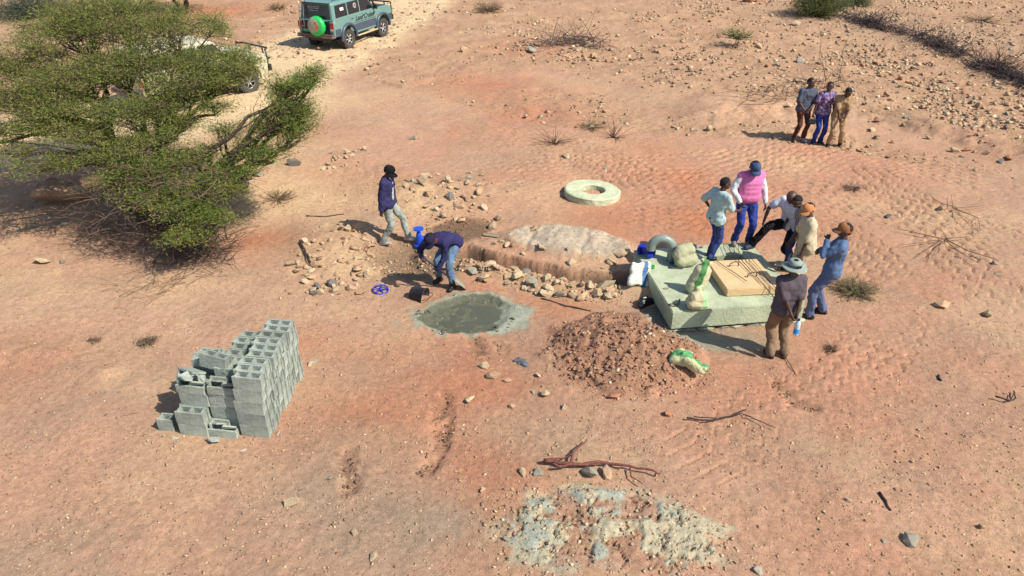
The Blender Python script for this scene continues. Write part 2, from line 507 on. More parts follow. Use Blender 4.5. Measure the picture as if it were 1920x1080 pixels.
def ground_colour(x, y):
    n1 = fbm(x, y, .35, 4, 51); n2 = fbm(x, y, 1.3, 4, 52); n3 = fbm(x, y, 5.0, 3, 53); n4 = fbm(x, y, 14.0, 2, 54)
    sand = np.array([.430, .252, .168]); red = np.array([.375, .165, .094]); pale = np.array([.47, .325, .195]); grey = np.array([.285, .218, .155])
    road = np.array([.56, .415, .255]); cement = np.array([.29, .315, .25]); wet = np.array([.135, .085, .052]); mud = np.array([.20, .135, .085]); stony = np.array([.355, .222, .138])
    C = np.ones(x.shape + (3,)) * sand
    def mix(m, col):
        nonlocal C
        m = np.clip(m, 0, 1)[..., None]
        C = C * (1 - m) + np.array(col) * m
    mix(.36 * sstep(-.1, .45, n1) + .15 * n2, red)
    mix(.28 * sstep(.0, .45, fbm(x, y, .6, 4, 55)), grey)
    mix(.22 * sstep(.1, .4, fbm(x, y, 2.2, 4, 59, .6)), grey)
    mix(.42 * sstep(.05, .4, fbm(x, y, .45, 4, 61, .6)), pale)
    rk = rock_mask(x, y)
    mix(.75 * rk, stony)
    mix(.25 * rk * sstep(0, .5, n2), pale)
    for cx, cy, r, w in RED: mix(1.25 * w * np.exp(-(((x - cx) / r) ** 2 + ((y - cy) / (r * .75)) ** 2)) * (1 + .8 * n2), red)
    for cx, cy, r, w in PALE: mix(1.25 * w * np.exp(-(((x - cx) / r) ** 2 + ((y - cy) / (r * .75)) ** 2)) * (1 + .8 * n2), pale)
    for cx, cy, r, w in GREY: mix(1.35 * w * np.exp(-(((x - cx) / r) ** 2 + ((y - cy) / (r * .75)) ** 2)) * (1 + .9 * n2), grey)
    # the gravel road past the cars
    d, S, t = seg_dist(x, y, PL([(-400, 330), (100, 250), (420, 190), (560, 110), (700, 40), (830, -40)]))
    mix(.92 * sstep(3.4, 2.2, d + .7 * n1), road)
    # spoil, trench, pit, pool, heap
    d, S, t = seg_dist(x, y, TRENCH)
    mix(.85 * sstep(1.05, .7, ell(x, y, C_DOME, 1.42, .68, R(-16)) + .1 * n2), (.43, .372, .285))
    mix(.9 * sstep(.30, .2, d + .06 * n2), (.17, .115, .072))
    mix(.5 * sstep(1.2, .5, np.abs(t + .6) / .35) * (d < 1), pale)
    mix(.85 * sstep(1.2, .6, ell(x, y, C_PIT, 1.2, .8, R(-10)) + .35 * n2), mud)
    mix(.85 * sstep(1.1, .5, ell(x, y, P(868, 428), .65, .6) + .6 * n2 + .4 * n3), wet)
    e = ell(x, y, C_HEAP, 1.18, 1.06, R(-20)) + .2 * n2
    mix(.85 * sstep(1.12, .9, e), (.31, .170, .108))
    mix(.5 * sstep(1.0, .7, e) * sstep(.1, .5, n2), (.21, .115, .075))
    mix(.9 * sstep(.5, .2, ell(x, y, P(1038, 620), .35, .45)), (.20, .105, .07))
    e = ell(x, y, C_POOL, .76, .55, R(8)) + .38 * fbm(x, y, 1.9, 4, 18, .6)
    mix(.9 * sstep(1.32, 1.15, e + .40 * n3 + .25 * n2), cement)
    mix(.95 * sstep(1.10, .98, e + .06 * n3), (.10, .105, .075))
    mix(.8 * sstep(1.0, .6, ell(x, y, P(962, 588), .40, .5) + .35 * n3), cement)
    e = ell(x, y, C_PATCH, 1.28, .62, R(-10)) + .35 * fbm(x, y, 1.3, 4, 21)
    k1 = fbm(x, y, 2.0, 4, 57, .6); k2 = fbm(x, y, 3.4, 4, 58, .65)
    mix(.85 * sstep(1.15, .85, e + .35 * n3) * sstep(-.45, .0, k1), (.44, .415, .29))
    mix(.85 * sstep(1.05, .85, e) * sstep(.02, .16, k2), (.34, .375, .32))
    mix(.9 * sstep(1.05, .85, e) * sstep(.07, .2, -k1), (.37, .215, .14))
    mix(.8 * sstep(1.05, .85, e) * sstep(.045, .0, np.abs(k2 + .05)) , (.13, .105, .10))
    for px, py, rx, ry, w in [(1290, 632, .75, .22, .85), (1238, 600, .35, .35, .7), (1350, 648, .8, .16, .6)]:
        mix(w * sstep(1.1, .6, ell(x, y, P(px, py), rx, ry) + .4 * n2), cement * .85)
    for ln in RUTS:
        d, S, t = seg_dist(x, y, ln[0])
        mix(.5 * sstep(ln[1] * .8, ln[1] * .1, d + .20 * n3 + .14 * n4), (.20, .115, .072))
    C *= (1 + .10 * n2 + .06 * n3 + .05 * n4)[..., None]
    return np.clip(C, .01, .8)

# ------------------------------------------------------------------ ground
def soil_material():
    m = bpy.data.materials.new('soil'); m.use_nodes = True
    nt = m.node_tree; b = nt.nodes['Principled BSDF']
    at = nt.nodes.new('ShaderNodeAttribute'); at.attribute_name = 'earth'
    tc = nt.nodes.new('ShaderNodeTexCoord')
    def nz(s, d, r):
        n = nt.nodes.new('ShaderNodeTexNoise'); n.inputs['Scale'].default_value = s; n.inputs['Detail'].default_value = d; n.inputs['Roughness'].default_value = r
        nt.links.new(tc.outputs['Object'], n.inputs['Vector']); return n
    n1 = nz(14, 10, .78); n2 = nz(75, 8, .8)
    mr = nt.nodes.new('ShaderNodeMapRange'); mr.inputs[1].default_value = .3; mr.inputs[2].default_value = .7; mr.inputs[3].default_value = .66; mr.inputs[4].default_value = 1.30
    nt.links.new(n1.outputs['Fac'], mr.inputs[0])
    mr2 = nt.nodes.new('ShaderNodeMapRange'); mr2.inputs[1].default_value = .3; mr2.inputs[2].default_value = .7; mr2.inputs[3].default_value = .68; mr2.inputs[4].default_value = 1.32
    nt.links.new(n2.outputs['Fac'], mr2.inputs[0])
    mu = nt.nodes.new('ShaderNodeMath'); mu.operation = 'MULTIPLY'
    nt.links.new(mr.outputs[0], mu.inputs[0]); nt.links.new(mr2.outputs[0], mu.inputs[1])
    vm = nt.nodes.new('ShaderNodeVectorMath'); vm.operation = 'SCALE'
    nt.links.new(at.outputs['Color'], vm.inputs[0]); nt.links.new(mu.outputs[0], vm.inputs['Scale'])
    # tiny pale and dark grit
    vo = nt.nodes.new('ShaderNodeTexVoronoi'); vo.inputs['Scale'].default_value = 15
    nt.links.new(tc.outputs['Object'], vo.inputs['Vector'])
    cr = nt.nodes.new('ShaderNodeValToRGB'); cr.color_ramp.elements[0].position = .16; cr.color_ramp.elements[0].color = (1, 1, 1, 1); cr.color_ramp.elements[1].position = .24; cr.color_ramp.elements[1].color = (0, 0, 0, 1)
    nt.links.new(vo.outputs['Distance'], cr.inputs[0])
    sp = nt.nodes.new('ShaderNodeSeparateColor'); nt.links.new(vo.outputs['Color'], sp.inputs[0])
    gt = nt.nodes.new('ShaderNodeMath'); gt.operation = 'GREATER_THAN'; gt.inputs[1].default_value = .62
    nt.links.new(sp.outputs[0], gt.inputs[0])
    m2 = nt.nodes.new('ShaderNodeMath'); m2.operation = 'MULTIPLY'; nt.links.new(gt.outputs[0], m2.inputs[0]); nt.links.new(cr.outputs[0], m2.inputs[1])
    gc = nt.nodes.new('ShaderNodeValToRGB')
    gc.color_ramp.elements[0].color = (.20, .12, .08, 1); gc.color_ramp.elements[1].color = (.58, .42, .28, 1)
    nt.links.new(sp.outputs[1], gc.inputs[0])
    mx = nt.nodes.new('ShaderNodeMix'); mx.data_type = 'RGBA'
    m3 = nt.nodes.new('ShaderNodeMath'); m3.operation = 'MULTIPLY'; m3.inputs[1].default_value = .75; nt.links.new(m2.outputs[0], m3.inputs[0])
    nt.links.new(m3.outputs[0], mx.inputs[0]); nt.links.new(vm.outputs[0], mx.inputs[6]); nt.links.new(gc.outputs[0], mx.inputs[7])
    nt.links.new(mx.outputs[2], b.inputs['Base Color'])
    b.inputs['Roughness'].default_value = .95; b.inputs['Specular IOR Level'].default_value = .12
    n3 = nz(40, 10, .8)
    ad = nt.nodes.new('ShaderNodeMath'); ad.operation = 'ADD'; nt.links.new(n3.outputs['Fac'], ad.inputs[0]); nt.links.new(m3.outputs[0], ad.inputs[1])
    bp = nt.nodes.new('ShaderNodeBump'); bp.inputs['Strength'].default_value = .8; bp.inputs['Distance'].default_value = .03
    nt.links.new(ad.outputs[0], bp.inputs['Height']); nt.links.new(bp.outputs[0], b.inputs['Normal'])
    return m

def build_ground():
    ys = [-40, -25, -15, -8, -4, -1, 1, 2.5, 3.5, 4.2]
    y = 4.6
    while y < 46:
        ys.append(y); y += .021 if y < 7 else (.021 + (y - 7) * .0036 if y < 13 else (.043 if y < 23.5 else .043 + (y - 23.5) * .011))
    while y < 900: ys.append(y); y *= 1.12
    ys = np.array(ys)
    us = np.concatenate([[-7, -5, -3.5, -2.5, -1.9, -1.5, -1.25, -1.1, -1.0, -.93, -.88], np.linspace(-.80, .80, 720), [.88, .93, 1.0, 1.1, 1.25, 1.5, 1.9, 2.5, 3.5, 5, 7]])
    Z = np.maximum(ys * math.cos(PITCH) + CAM_H * math.sin(PITCH), 5.0)
    X = us[None, :] * Z[:, None]; Y = np.repeat(ys[:, None], len(us), 1)
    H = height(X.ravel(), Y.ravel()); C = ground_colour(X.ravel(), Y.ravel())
    V = np.stack([X.ravel(), Y.ravel(), H], 1)
    nr, nc = X.shape
    GRID.update(ys=ys, us=us, H=H.reshape(nr, nc))
    i = np.arange(nr - 1)[:, None] * nc + np.arange(nc - 1)[None, :]
    F = np.stack([i, i + 1, i + nc + 1, i + nc], -1).reshape(-1, 4)
    me = np_mesh('ground', V, F, True)
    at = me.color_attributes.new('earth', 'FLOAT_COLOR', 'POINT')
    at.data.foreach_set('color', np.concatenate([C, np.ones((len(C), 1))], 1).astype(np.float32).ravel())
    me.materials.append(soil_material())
    g = link_mesh('ground', me); tag(g, kind='structure')
    return g
build_ground()

# ------------------------------------------------------------------ stones and gravel
def hull_mesh(npts, seed, squash=(1, 1, .6)):
    rg = random.Random(seed)
    bm = bmesh.new()
    for _ in range(npts):
        v = Vector((rg.gauss(0, 1), rg.gauss(0, 1), rg.gauss(0, 1))).normalized() * (.5 * rg.uniform(.78, 1.08))
        bm.verts.new((v.x * squash[0], v.y * squash[1], v.z * squash[2]))
    r = bmesh.ops.convex_hull(bm, input=bm.verts)
    bmesh.ops.delete(bm, geom=[g for g in r['geom_interior'] if isinstance(g, bmesh.types.BMVert)], context='VERTS')
    bmesh.ops.recalc_face_normals(bm, faces=bm.faces)
    bmesh.ops.triangulate(bm, faces=bm.faces)
    return bm

M_STONE = mat('pale stone', (.44, .335, .215), .9, .35, 9, .5, 30, rand=.18)
M_STONE_TAN = mat('tan stone', (.40, .265, .165), .9, .3, 9, .5, 30, rand=.18)
M_STONE_RED = mat('reddish stone', (.35, .165, .095), .9, .3, 9, .5, 30, rand=.15)
M_STONE_DARK = mat('dark grey stone', (.16, .145, .125), .85, .3, 9, .4, 30, rand=.18)
M_STONE_GREY = mat('grey stone', (.29, .265, .21), .85, .3, 9, .4, 30, rand=.18)
STONE_MESHES = {}
for mk, mm in (('pale', M_STONE), ('tan', M_STONE_TAN), ('red', M_STONE_RED), ('dark', M_STONE_DARK), ('grey', M_STONE_GREY)):
    lst = []
    for k in range(7):
        bm = hull_mesh(15, 100 + k, (1, .55 + .09 * (k % 5), .42 + .1 * (k % 4)))
        me = bpy.data.meshes.new('stone'); bm.to_mesh(me); bm.free()
        me.materials.append(mm); lst.append(me)
    STONE_MESHES[mk] = lst

def stone(px, py, size_px, kind, label, group=None, cat='stone', name='stone', tilt=.5, sink=.25):
    p = G(px, py)
    s = 1.3 * size_px * math.hypot(p.y, CAM_H) / FPX
    me = random.choice(STONE_MESHES[kind])
    o = link_mesh(name, me, loc=(p.x, p.y, p.z + s * (.27 - sink * .5)), rot=(random.uniform(-tilt, tilt), random.uniform(-tilt, tilt), random.uniform(0, 6.28)))
    o.scale = (s, s * random.uniform(.85, 1.15), s * random.uniform(.8, 1.15))
    tag(o, label, cat, group)
    return o

# stones the photograph lets one point to
for a in [
    (548, 945, 26, 'pale', 'blocky tan stone alone on the sand below the block stack'),
    (1150, 745, 24, 'red', 'rounded red-brown clod at the foot of the earth heap'),
    (1253, 778, 18, 'red', 'dark red-brown clod just right of the earth heap foot'),
    (82, 492, 25, 'pale', 'cream stone alone on the sand near the left edge'),
    (117, 493, 12, 'dark', 'small dark stone right of the lone cream stone'),
    (880, 752, 20, 'pale', 'flat yellowish stone below the two stones left of the earth heap'),
    (925, 707, 24, 'tan', 'larger tan stone of the close pair left of the earth heap'),
    (907, 688, 18, 'pale', 'smaller pale stone of the close pair left of the earth heap'),
    (952, 715, 14, 'tan', 'brownish stone right of the close pair by the heap'),
    (1010, 705, 12, 'pale', 'pale egg-sized stone between the heap and the blue rag'),
    (1022, 741, 18, 'pale', 'cream stone at the lower left foot of the earth heap'),
    (960, 764, 15, 'tan', 'flattish stone below left of the earth heap'),
    (1058, 765, 16, 'pale', 'pale stone below the earth heap in line with its left half'),
    (1000, 737, 10, 'grey', 'greenish grey pebble left of the cream stone under the heap'),
    (1105, 890, 34, 'grey', 'grey angular rock under the red branch, left one of two'),
    (1138, 892, 28, 'tan', 'tan angular rock under the red branch, right one of two'),
    (980, 888, 20, 'pale', 'round pale stone left of the red branch above the cement crust'),
    (1010, 888, 18, 'grey', 'grey stone next to the round pale one left of the red branch'),
    (905, 920, 14, 'tan', 'tan stone left of the cement crust'),
    (950, 1012, 14, 'grey', 'dark greyish stone at the left rim of the cement crust'),
    (1035, 1044, 10, 'pale', 'tiny cream stone below the cement crust'),
    (665, 1000, 16, 'pale', 'wedge-shaped pale stone in the grey patch at the bottom'),
    (700, 1046, 18, 'pale', 'slim pale stone near the bottom edge left of centre'),
    (618, 898, 14, 'grey', 'stone in the dark crack below the block stack'),
    (583, 684, 13, 'pale', 'pale stone touching the right side of the block stack'),
    (592, 680, 12, 'grey', 'greenish stone near the right side of the block stack'),
    (1705, 1015, 30, 'grey', 'grey-brown angular stone in the lower right'),
    (1657, 1015, 10, 'grey', 'small grey stone left of the grey-brown angular one'),
    (1840, 990, 16, 'tan', 'tan stone in the lower right stony strip'),
    (1590, 940, 14, 'pale', 'flat pale stone left of the black stick'),
    (1422, 1072, 16, 'grey', 'grey stone by the bottom edge right of the cement crust'),
    (1485, 832, 8, 'pale', 'small white pebble on the smooth sand right of centre'),
    (1665, 408, 14, 'dark', 'dark stone on the tread marks right of the blue-shirted man'),
    (1765, 393, 14, 'pale', 'whitish chip among the dry twigs at right'),
    (1865, 495, 12, 'grey', 'grey stone near the tip of the dry twigs at right'),
    (1868, 515, 12, 'pale', 'cream stone under the tip of the dry twigs at right'),
    (1850, 592, 22, 'pale', 'half-buried pale stone at the right edge'),
    (1765, 575, 24, 'tan', 'half-buried rounded stone right of the low green bush'),
    (1573, 512, 10, 'pale', 'white chip beside the low green bush'),
    (997, 97, 18, 'grey', 'grey stone left of the dry branch pile'),
    (870, 97, 18, 'tan', 'brownish stone on the bare ground right of the teal car'),
    (1102, 88, 20, 'pale', 'largest cream block on the stones of the dry branch pile'),
    (1096, 99, 14, 'pale', 'cream block just below the largest one by the branch pile'),
    (1084, 96, 16, 'tan', 'flat stone left of the cream blocks by the branch pile'),
    (1112, 108, 14, 'tan', 'lowest stone of the small cairn by the branch pile'),
    (1408, 4, 28, 'red', 'orange boulder cut by the top edge'),
    (1510, 22, 16, 'grey', 'rounded grey stone in front of the top green shrub'),
    (1492, 47, 18, 'pale', 'flat yellow stone below the top green shrub'),
    (1550, 165, 16, 'pale', 'cream stone just behind the three standing men'),
    (1470, 133, 12, 'pale', 'yellowish chip above the three standing men'),
    (1480, 200, 12, 'pale', 'pale splinter left of the three standing men'),
    (1790, 285, 18, 'pale', 'flat cream slab at the right of the stony slope'),
    (1876, 305, 14, 'dark', 'dark stone by the right edge of the stony slope'),
    (1062, 297, 18, 'pale', 'flat pale stone beyond the concrete ring'),
    (1135, 318, 12, 'grey', 'bluish stone right behind the concrete ring'),
    (550, 310, 26, 'dark', 'flat slate-coloured rock right of the tree'),
    (455, 352, 38, 'grey', 'grey boulder tucked under the tree on its right'),
    (485, 330, 22, 'grey', 'second grey rock under the tree beside the grey boulder'),
    (775, 262, 14, 'grey', 'small grey stone on the red ground above the navy-jacketed man'),
    (840, 340, 18, 'pale', 'upright pale slab behind the navy-jacketed man'),
    (793, 345, 24, 'pale', 'large pale block just behind the navy-jacketed man'),
    (843, 372, 18, 'dark', 'dark flat stone right of the navy-jacketed man'),
    (826, 388, 12, 'dark', 'small dark slate below the flat dark stone'),
    (933, 412, 20, 'pale', 'upright pale rock at the top left of the trench spoil'),
    (922, 428, 18, 'pale', 'rounded pale rock below the upright one by the spoil'),
    (1000, 432, 20, 'tan', 'flat rock on the upper edge of the trench spoil'),
    (918, 500, 26, 'pale', 'big pale boulder on the trench bank behind the digger'),
    (1165, 527, 30, 'pale', 'cube-like pale boulder at the slab end of the trench bank'),
    (1135, 542, 34, 'pale', 'long yellowish slab of rock on the trench bank'),
    (1049, 543, 20, 'dark', 'dark blue-grey cobble at the front of the trench bank'),
    (1034, 549, 12, 'pale', 'round cream cobble left of the dark cobble'),
    (596, 540, 22, 'dark', 'dark grey rock at the lower left end of the rubble'),
    (588, 552, 18, 'dark', 'second dark rock under the dark grey one at the rubble end'),
    (622, 534, 22, 'dark', 'dark wedge-shaped rock right of the rubble end'),
    (546, 497, 18, 'pale', 'pale cube-like stone at the left of the rubble'),
    (555, 510, 16, 'pale', 'second pale stone below the cube-like one at the rubble'),
    (1252, 617, 14, 'grey', 'cement-splashed stone at the near corner of the slab'),
]:
    stone(*a)
# the boulder in the tree's shade
bm = hull_mesh(18, 5, (1, .8, .75)); bmesh.ops.subdivide_edges(bm, edges=bm.edges, cuts=3, use_grid_fill=True, smooth=.18)
me = bpy.data.meshes.new('boulder'); bm.to_mesh(me); bm.free(); me.polygons.foreach_set('use_smooth', [True] * len(me.polygons)); displace(me, [(2.5, .09), (6, .05), (16, .02)])
me.materials.append(mat('tan boulder rock', (.33, .215, .14), .9, .35, 5, .7, 18))
p = G(112, 378)
tag(link_mesh('boulder', me, loc=(p.x, p.y, p.z + .18), rot=(0, 0, .4), scale=(1.15, .95, .95)), 'big rounded tan boulder in the shade left under the tree', 'boulder')

COLWORD = {'pale': 'pale', 'tan': 'tan', 'grey': 'grey', 'red': 'reddish', 'dark': 'dark'}

def spread(n, poly_px, smin, smax, kinds, label, group, ends=None, sink=.25):
    xs = [a for a, _ in poly_px]; ys = [b for _, b in poly_px]
    made = 0
    while made < n:
        x, y = random.uniform(min(xs), max(xs)), random.uniform(min(ys), max(ys))
        c = False; j = len(poly_px) - 1
        for i in range(len(poly_px)):
            if (poly_px[i][1] > y) != (poly_px[j][1] > y) and x < (poly_px[j][0] - poly_px[i][0]) * (y - poly_px[i][1]) / (poly_px[j][1] - poly_px[i][1]) + poly_px[i][0]: c = not c
            j = i
        if not c: continue
        made += 1
        s = smin * (smax / smin) ** (random.random() ** 1.6)
        kd = random.choice(kinds); big = 'larger' if s > math.sqrt(smin * smax) else 'small'
        f = (x - min(xs)) / (max(xs) - min(xs)); l = f'{big} {COLWORD[kd]} {label}'
        if ends: l += ', ' + (ends[0] if f < .36 else ends[1] if f < .68 else ends[2])
        stone(x, y, s, kd, l, group, sink=sink)
spread(88, [(885, 505), (930, 488), (1010, 508), (1100, 522), (1170, 535), (1150, 560), (1050, 558), (960, 538), (890, 525)], 8, 25, ['pale', 'pale', 'pale', 'tan', 'grey'], 'broken stone in the trench bank', 'broken stones of the trench bank', ('end by the digger', 'middle stretch', 'end by the slab'))
spread(62, [(575, 420), (650, 405), (690, 450), (760, 530), (690, 550), (580, 560), (555, 500)], 8, 21, ['pale', 'pale', 'tan', 'tan'], 'stone in the rubble slope between tree and pit', 'rubble stones between tree and pit', ('tree side', 'mid slope', 'pit side'))
spread(36, [(740, 330), (900, 320), (960, 400), (900, 430), (800, 400)], 8, 20, ['pale', 'tan', 'pale', 'grey'], 'stone on the low spoil behind the digger', 'stones on the spoil behind the digger', ('by the navy-jacketed man', 'middle part', 'nearer the trench'))
spread(40, [(1300, 60), (1900, 180), (1910, 320), (1620, 300), (1640, 160), (1330, 180)], 9, 17, ['pale', 'tan', 'tan', 'red', 'grey'], 'stone on the stony upper right slope', 'stones of the upper right slope', ('left of the three men', 'around the three men', 'towards the thorn fence'))
spread(22, [(40, 400), (240, 390), (330, 440), (200, 470), (20, 450)], 7, 15, ['pale', 'tan', 'grey'], 'stone in the shade left under the tree', 'stones in the tree shade')
spread(20, [(620, 285), (690, 275), (700, 310), (600, 320)], 6, 15, ['pale', 'tan'], 'stone in the small patch right of the tree', 'stones right of the tree')
spread(14, [(940, 900), (1010, 880), (1000, 960), (930, 1000)], 6, 11, ['pale', 'grey', 'tan'], 'stone at the left rim of the cement crust', 'stones at the cement crust rim')

def gravel():
    protos = []
    for k in range(10):
        bm = hull_mesh(8, 300 + k, (1, .7, .6)); bm.verts.index_update()
        protos.append((np.array([v.co[:] for v in bm.verts]), np.array([[v.index for v in f.verts] for f in bm.faces]))); bm.free()
    N = 260000
    y = 4.8 * (46 / 4.8) ** (RNG.random(N) ** .85); Z = y * math.cos(PITCH) + CAM_H * math.sin(PITCH)
    x = (RNG.random(N) * 2 - 1) * .78 * Z
    rk = rock_mask(x, y); patch = sstep(-.1, .5, fbm(x, y, .7, 3, 71)); fine = sstep(.0, .5, fbm(x, y, 1.7, 3, 73))
    d, S, t = seg_dist(x, y, TRENCH)
    bank = np.exp(-((t + .6) / .28) ** 2) * (d < 1)
    dome = sstep(1.1, .6, ell(x, y, C_DOME, 1.42, .68, R(-16)))
    heap = sstep(1.25, .8, ell(x, y, C_HEAP, 1.18, 1.06, R(-20)))
    crust = sstep(1.3, 1.0, ell(x, y, C_PATCH, 1.35, .7, R(-10)))
    dr, _, _ = seg_dist(x, y, PL([(-400, 330), (100, 250), (420, 190), (560, 110), (700, 40), (830, -40)]))
    road = sstep(3.4, 2.0, dr)
    dens = .045 + .11 * patch * fine + .72 * rk * (.2 + .82 * patch) * sstep(-.35, .35, fbm(x, y, .22, 3, 75) + (x - 2) * .06) + .8 * bank + .3 * dome + .40 * heap + .08 * crust + .10 * road + .55 * sstep(.36, .26, d)
    smooth_ = np.maximum(sstep(1.25, 1.0, ell(x, y, C_POOL, .8, .58, R(10))), sstep(1.9, 1.5, ell(x, y, SLAB_C, 1, 1)))
    dens *= 1 + 1.3 * sstep(13, 9, y)
    for ln, w_, dp in RUTS: dens += .4 * sstep(w_ * 1.4, w_ * .2, seg_dist(x, y, ln)[0])
    dens += .5 * sstep(1.25, 1.0, ell(x, y, P(868, 428), .7, .6)) + .35 * sstep(1.2, .8, ell(x, y, C_PIT, 1.2, .8, R(-10)))
    dens *= (1 - smooth_)
    ep = ell(x, y, C_POOL, .76, .55, R(8)); dens += .8 * sstep(.85, 1.0, ep) * sstep(1.25, 1.12, ep) * (y < C_POOL[1] + .1) * sstep(-.1, .3, fbm(x, y, 2.0, 2, 78))
    keep = RNG.random(N) < dens
    x, y, rk, heap, bank, crust, dome = [a[keep] for a in (x, y, rk, heap, bank, crust, dome)]
    n = len(x); r = RNG.random(n)
    size = (.011 + .028 * r ** 3) * (1 + y / 30) + rk * (.042 + .20 * r ** 4) + bank * .085 * r ** 2 + heap * (.006 + .05 * r ** 5) + crust * .012 * r
    size *= 1 + .5 * sstep(12, 8, y)
    h = height(x, y)
    pal = np.array([[.45, .33, .205], [.40, .265, .165], [.35, .195, .12], [.36, .29, .20], [.22, .145, .105], [.53, .42, .275]])
    ci = RNG.choice(6, n, p=[.26, .26, .16, .12, .08, .12])
    colr = pal[ci]
    hp = (heap > .5) & (RNG.random(n) < .85); colr[hp] = np.array([.31, .170, .108]) * RNG.uniform(.75, 1.15, (hp.sum(), 1))
    rt = np.zeros(n)
    for ln, w_, dp in RUTS: rt = np.maximum(rt, sstep(w_ * 1.6, w_ * .4, seg_dist(x, y, ln)[0]))
    rt = np.maximum(rt, sstep(1.25, 1.0, ell(x, y, P(868, 428), .7, .6))); rt = (rt > .4) & (RNG.random(n) < .85)
    colr[rt] = np.array([.20, .115, .072]); size[rt] *= 1.3
    ep = ell(x, y, C_POOL, .76, .55, R(8)); wl = (ep > .85) & (ep < 1.25) & (RNG.random(n) < .8); colr[wl] = np.array([.115, .105, .075]); size[wl] *= 1.7
    colr = colr * RNG.uniform(.8, 1.2, (n, 1))
    Vs = []; Fs = []; Cs = []; off = 0; which = RNG.integers(0, len(protos), n)
    for k, (pv, pf) in enumerate(protos):
        i = np.where(which == k)[0]; m = len(i)
        a = RNG.random(m) * 6.28; ca, sa = np.cos(a), np.sin(a); b = RNG.uniform(-.5, .5, m); cb, sb = np.cos(b), np.sin(b)
        v = pv[None] * size[i][:, None, None]
        vx, vy, vz = v[..., 0], v[..., 1], v[..., 2]
        vy, vz = vy * cb[:, None] - vz * sb[:, None], vy * sb[:, None] + vz * cb[:, None]
        X = vx * ca[:, None] - vy * sa[:, None] + x[i][:, None]; Y = vx * sa[:, None] + vy * ca[:, None] + y[i][:, None]
        Z_ = vz + (h[i] + size[i] * RNG.uniform(-.12, .2, m))[:, None]
        Vs.append(np.stack([X, Y, Z_], -1).reshape(-1, 3))
        Fs.append((pf[None] + (np.arange(m) * len(pv))[:, None, None] + off).reshape(-1, 3)); off += m * len(pv)
        Cs.append(np.repeat(colr[i], len(pv), 0))
    me = np_mesh('gravel', np.concatenate(Vs), np.concatenate(Fs))
    C = np.concatenate(Cs)
    at = me.color_attributes.new('tint', 'FLOAT_COLOR', 'POINT')
    at.data.foreach_set('color', np.concatenate([C, np.ones((len(C), 1))], 1).astype(np.float32).ravel())
    me.materials.append(mat('gravel stone', (1, 1, 1), .9, .15, 40, attr='tint'))
    print('gravel', n, len(me.polygons))
    tag(link_mesh('gravel', me), 'loose gravel and clods strewn over the red ground', 'gravel', kind='stuff')
gravel()

# ------------------------------------------------------------------ the concrete chamber slab and what lies on it
M_CONC = mat('slab concrete', (.40, .45, .315), .9, .14, 2.6, .5, 28, col2=(.285, .315, .225))
M_CONC_DARK = mat('chamber concrete', (.20, .21, .17), .95, .3, 6, .5, 30)
M_HATCH = mat('tan hatch concrete', (.56, .40, .22), .9, .12, 5, .3, 40)
M_REBAR = mat('rusty steel bar', (.075, .045, .035), .7, .3, 30, .2, 80, metal=.4)
M_WIRE = mat('dark wire', (.035, .028, .03), .6, .2, 20)

def slab_pt(u, v, z):
    ca, sa = math.cos(SLAB_R), math.sin(SLAB_R)
    return Vector((SLAB_C[0] + u * ca - v * sa, SLAB_C[1] + u * sa + v * ca, z))

SLAB_Z0 = hz(*SLAB_C) ; SLAB_TOP = .42
def rect_ring(mb, outer, inner, z0, z1):
    ox0, oy0, ox1, oy1 = outer; ix0, iy0, ix1, iy1 = inner
    o = [(ox0, oy0), (ox1, oy0), (ox1, oy1), (ox0, oy1)]; i = [(ix0, iy0), (ix1, iy0), (ix1, iy1), (ix0, iy1)]
    vs = [(a, b, z) for z in (z0, z1) for ring in (o, i) for a, b in ring]
    fs = []
    for k in range(4):
        n = (k + 1) % 4
        fs += [(k, n, 4 + n, 4 + k), (8 + k, 8 + n, 12 + n, 12 + k), (k, n, 8 + n, 8 + k), (4 + k, 4 + n, 12 + n, 12 + k)]
    mb.add(vs, fs)
slab = empty('chamber_slab', slab_pt(0, 0, 0), SLAB_R)
tag(slab, 'large pale green-grey concrete chamber slab the men stand around', 'concrete slab')
HU, HV = 1.20, 1.12
HOLE = (-.03, -.05, .72, .66)
mb = MB(); HR = HU - .11
rect_ring(mb, (-HU, -HV, HR, HV), HOLE, .075, SLAB_TOP)
me = mb.mesh('slab_top')
bm = bmesh.new(); bm.from_mesh(me)
bmesh.ops.bevel(bm, geom=[e for e in bm.edges if all(min(abs(v.co.x + HU), abs(v.co.x - HR)) < .01 or abs(abs(v.co.y) - HV) < .01 for v in e.verts)], offset=.014, segments=2, affect='EDGES')
bmesh.ops.subdivide_edges(bm, edges=[e for e in bm.edges if e.calc_length() > .4], cuts=6, use_grid_fill=True); bm.to_mesh(me); bm.free(); displace(me, [(3, .012), (14, .006)])
link_mesh('slab_top', me, M_CONC, slab)
mb = MB(); rect_ring(mb, (-1.08, -.98, .98, 1.0), (-.9, -.8, .86, .85), -.5, .073)
mb.build('chamber_wall', M_CONC_DARK, slab)
mb = MB(); mb.box((-.02, .02, -.45), (1.7, 1.6, .04)); mb.build('chamber_floor', M_CONC_DARK, slab)
# broken mortar lip along the front
for k in range(9):
    u = -1.1 + k * .27; bm = hull_mesh(14, 900 + k, (1, .6, .5)); me = bpy.data.meshes.new('mortar_lump'); bm.to_mesh(me); bm.free()
    link_mesh('mortar_lump', me, M_CONC_DARK if k % 2 else M_CONC, slab, loc=(u, -1.06, .02), scale=(.34, .22, .16))
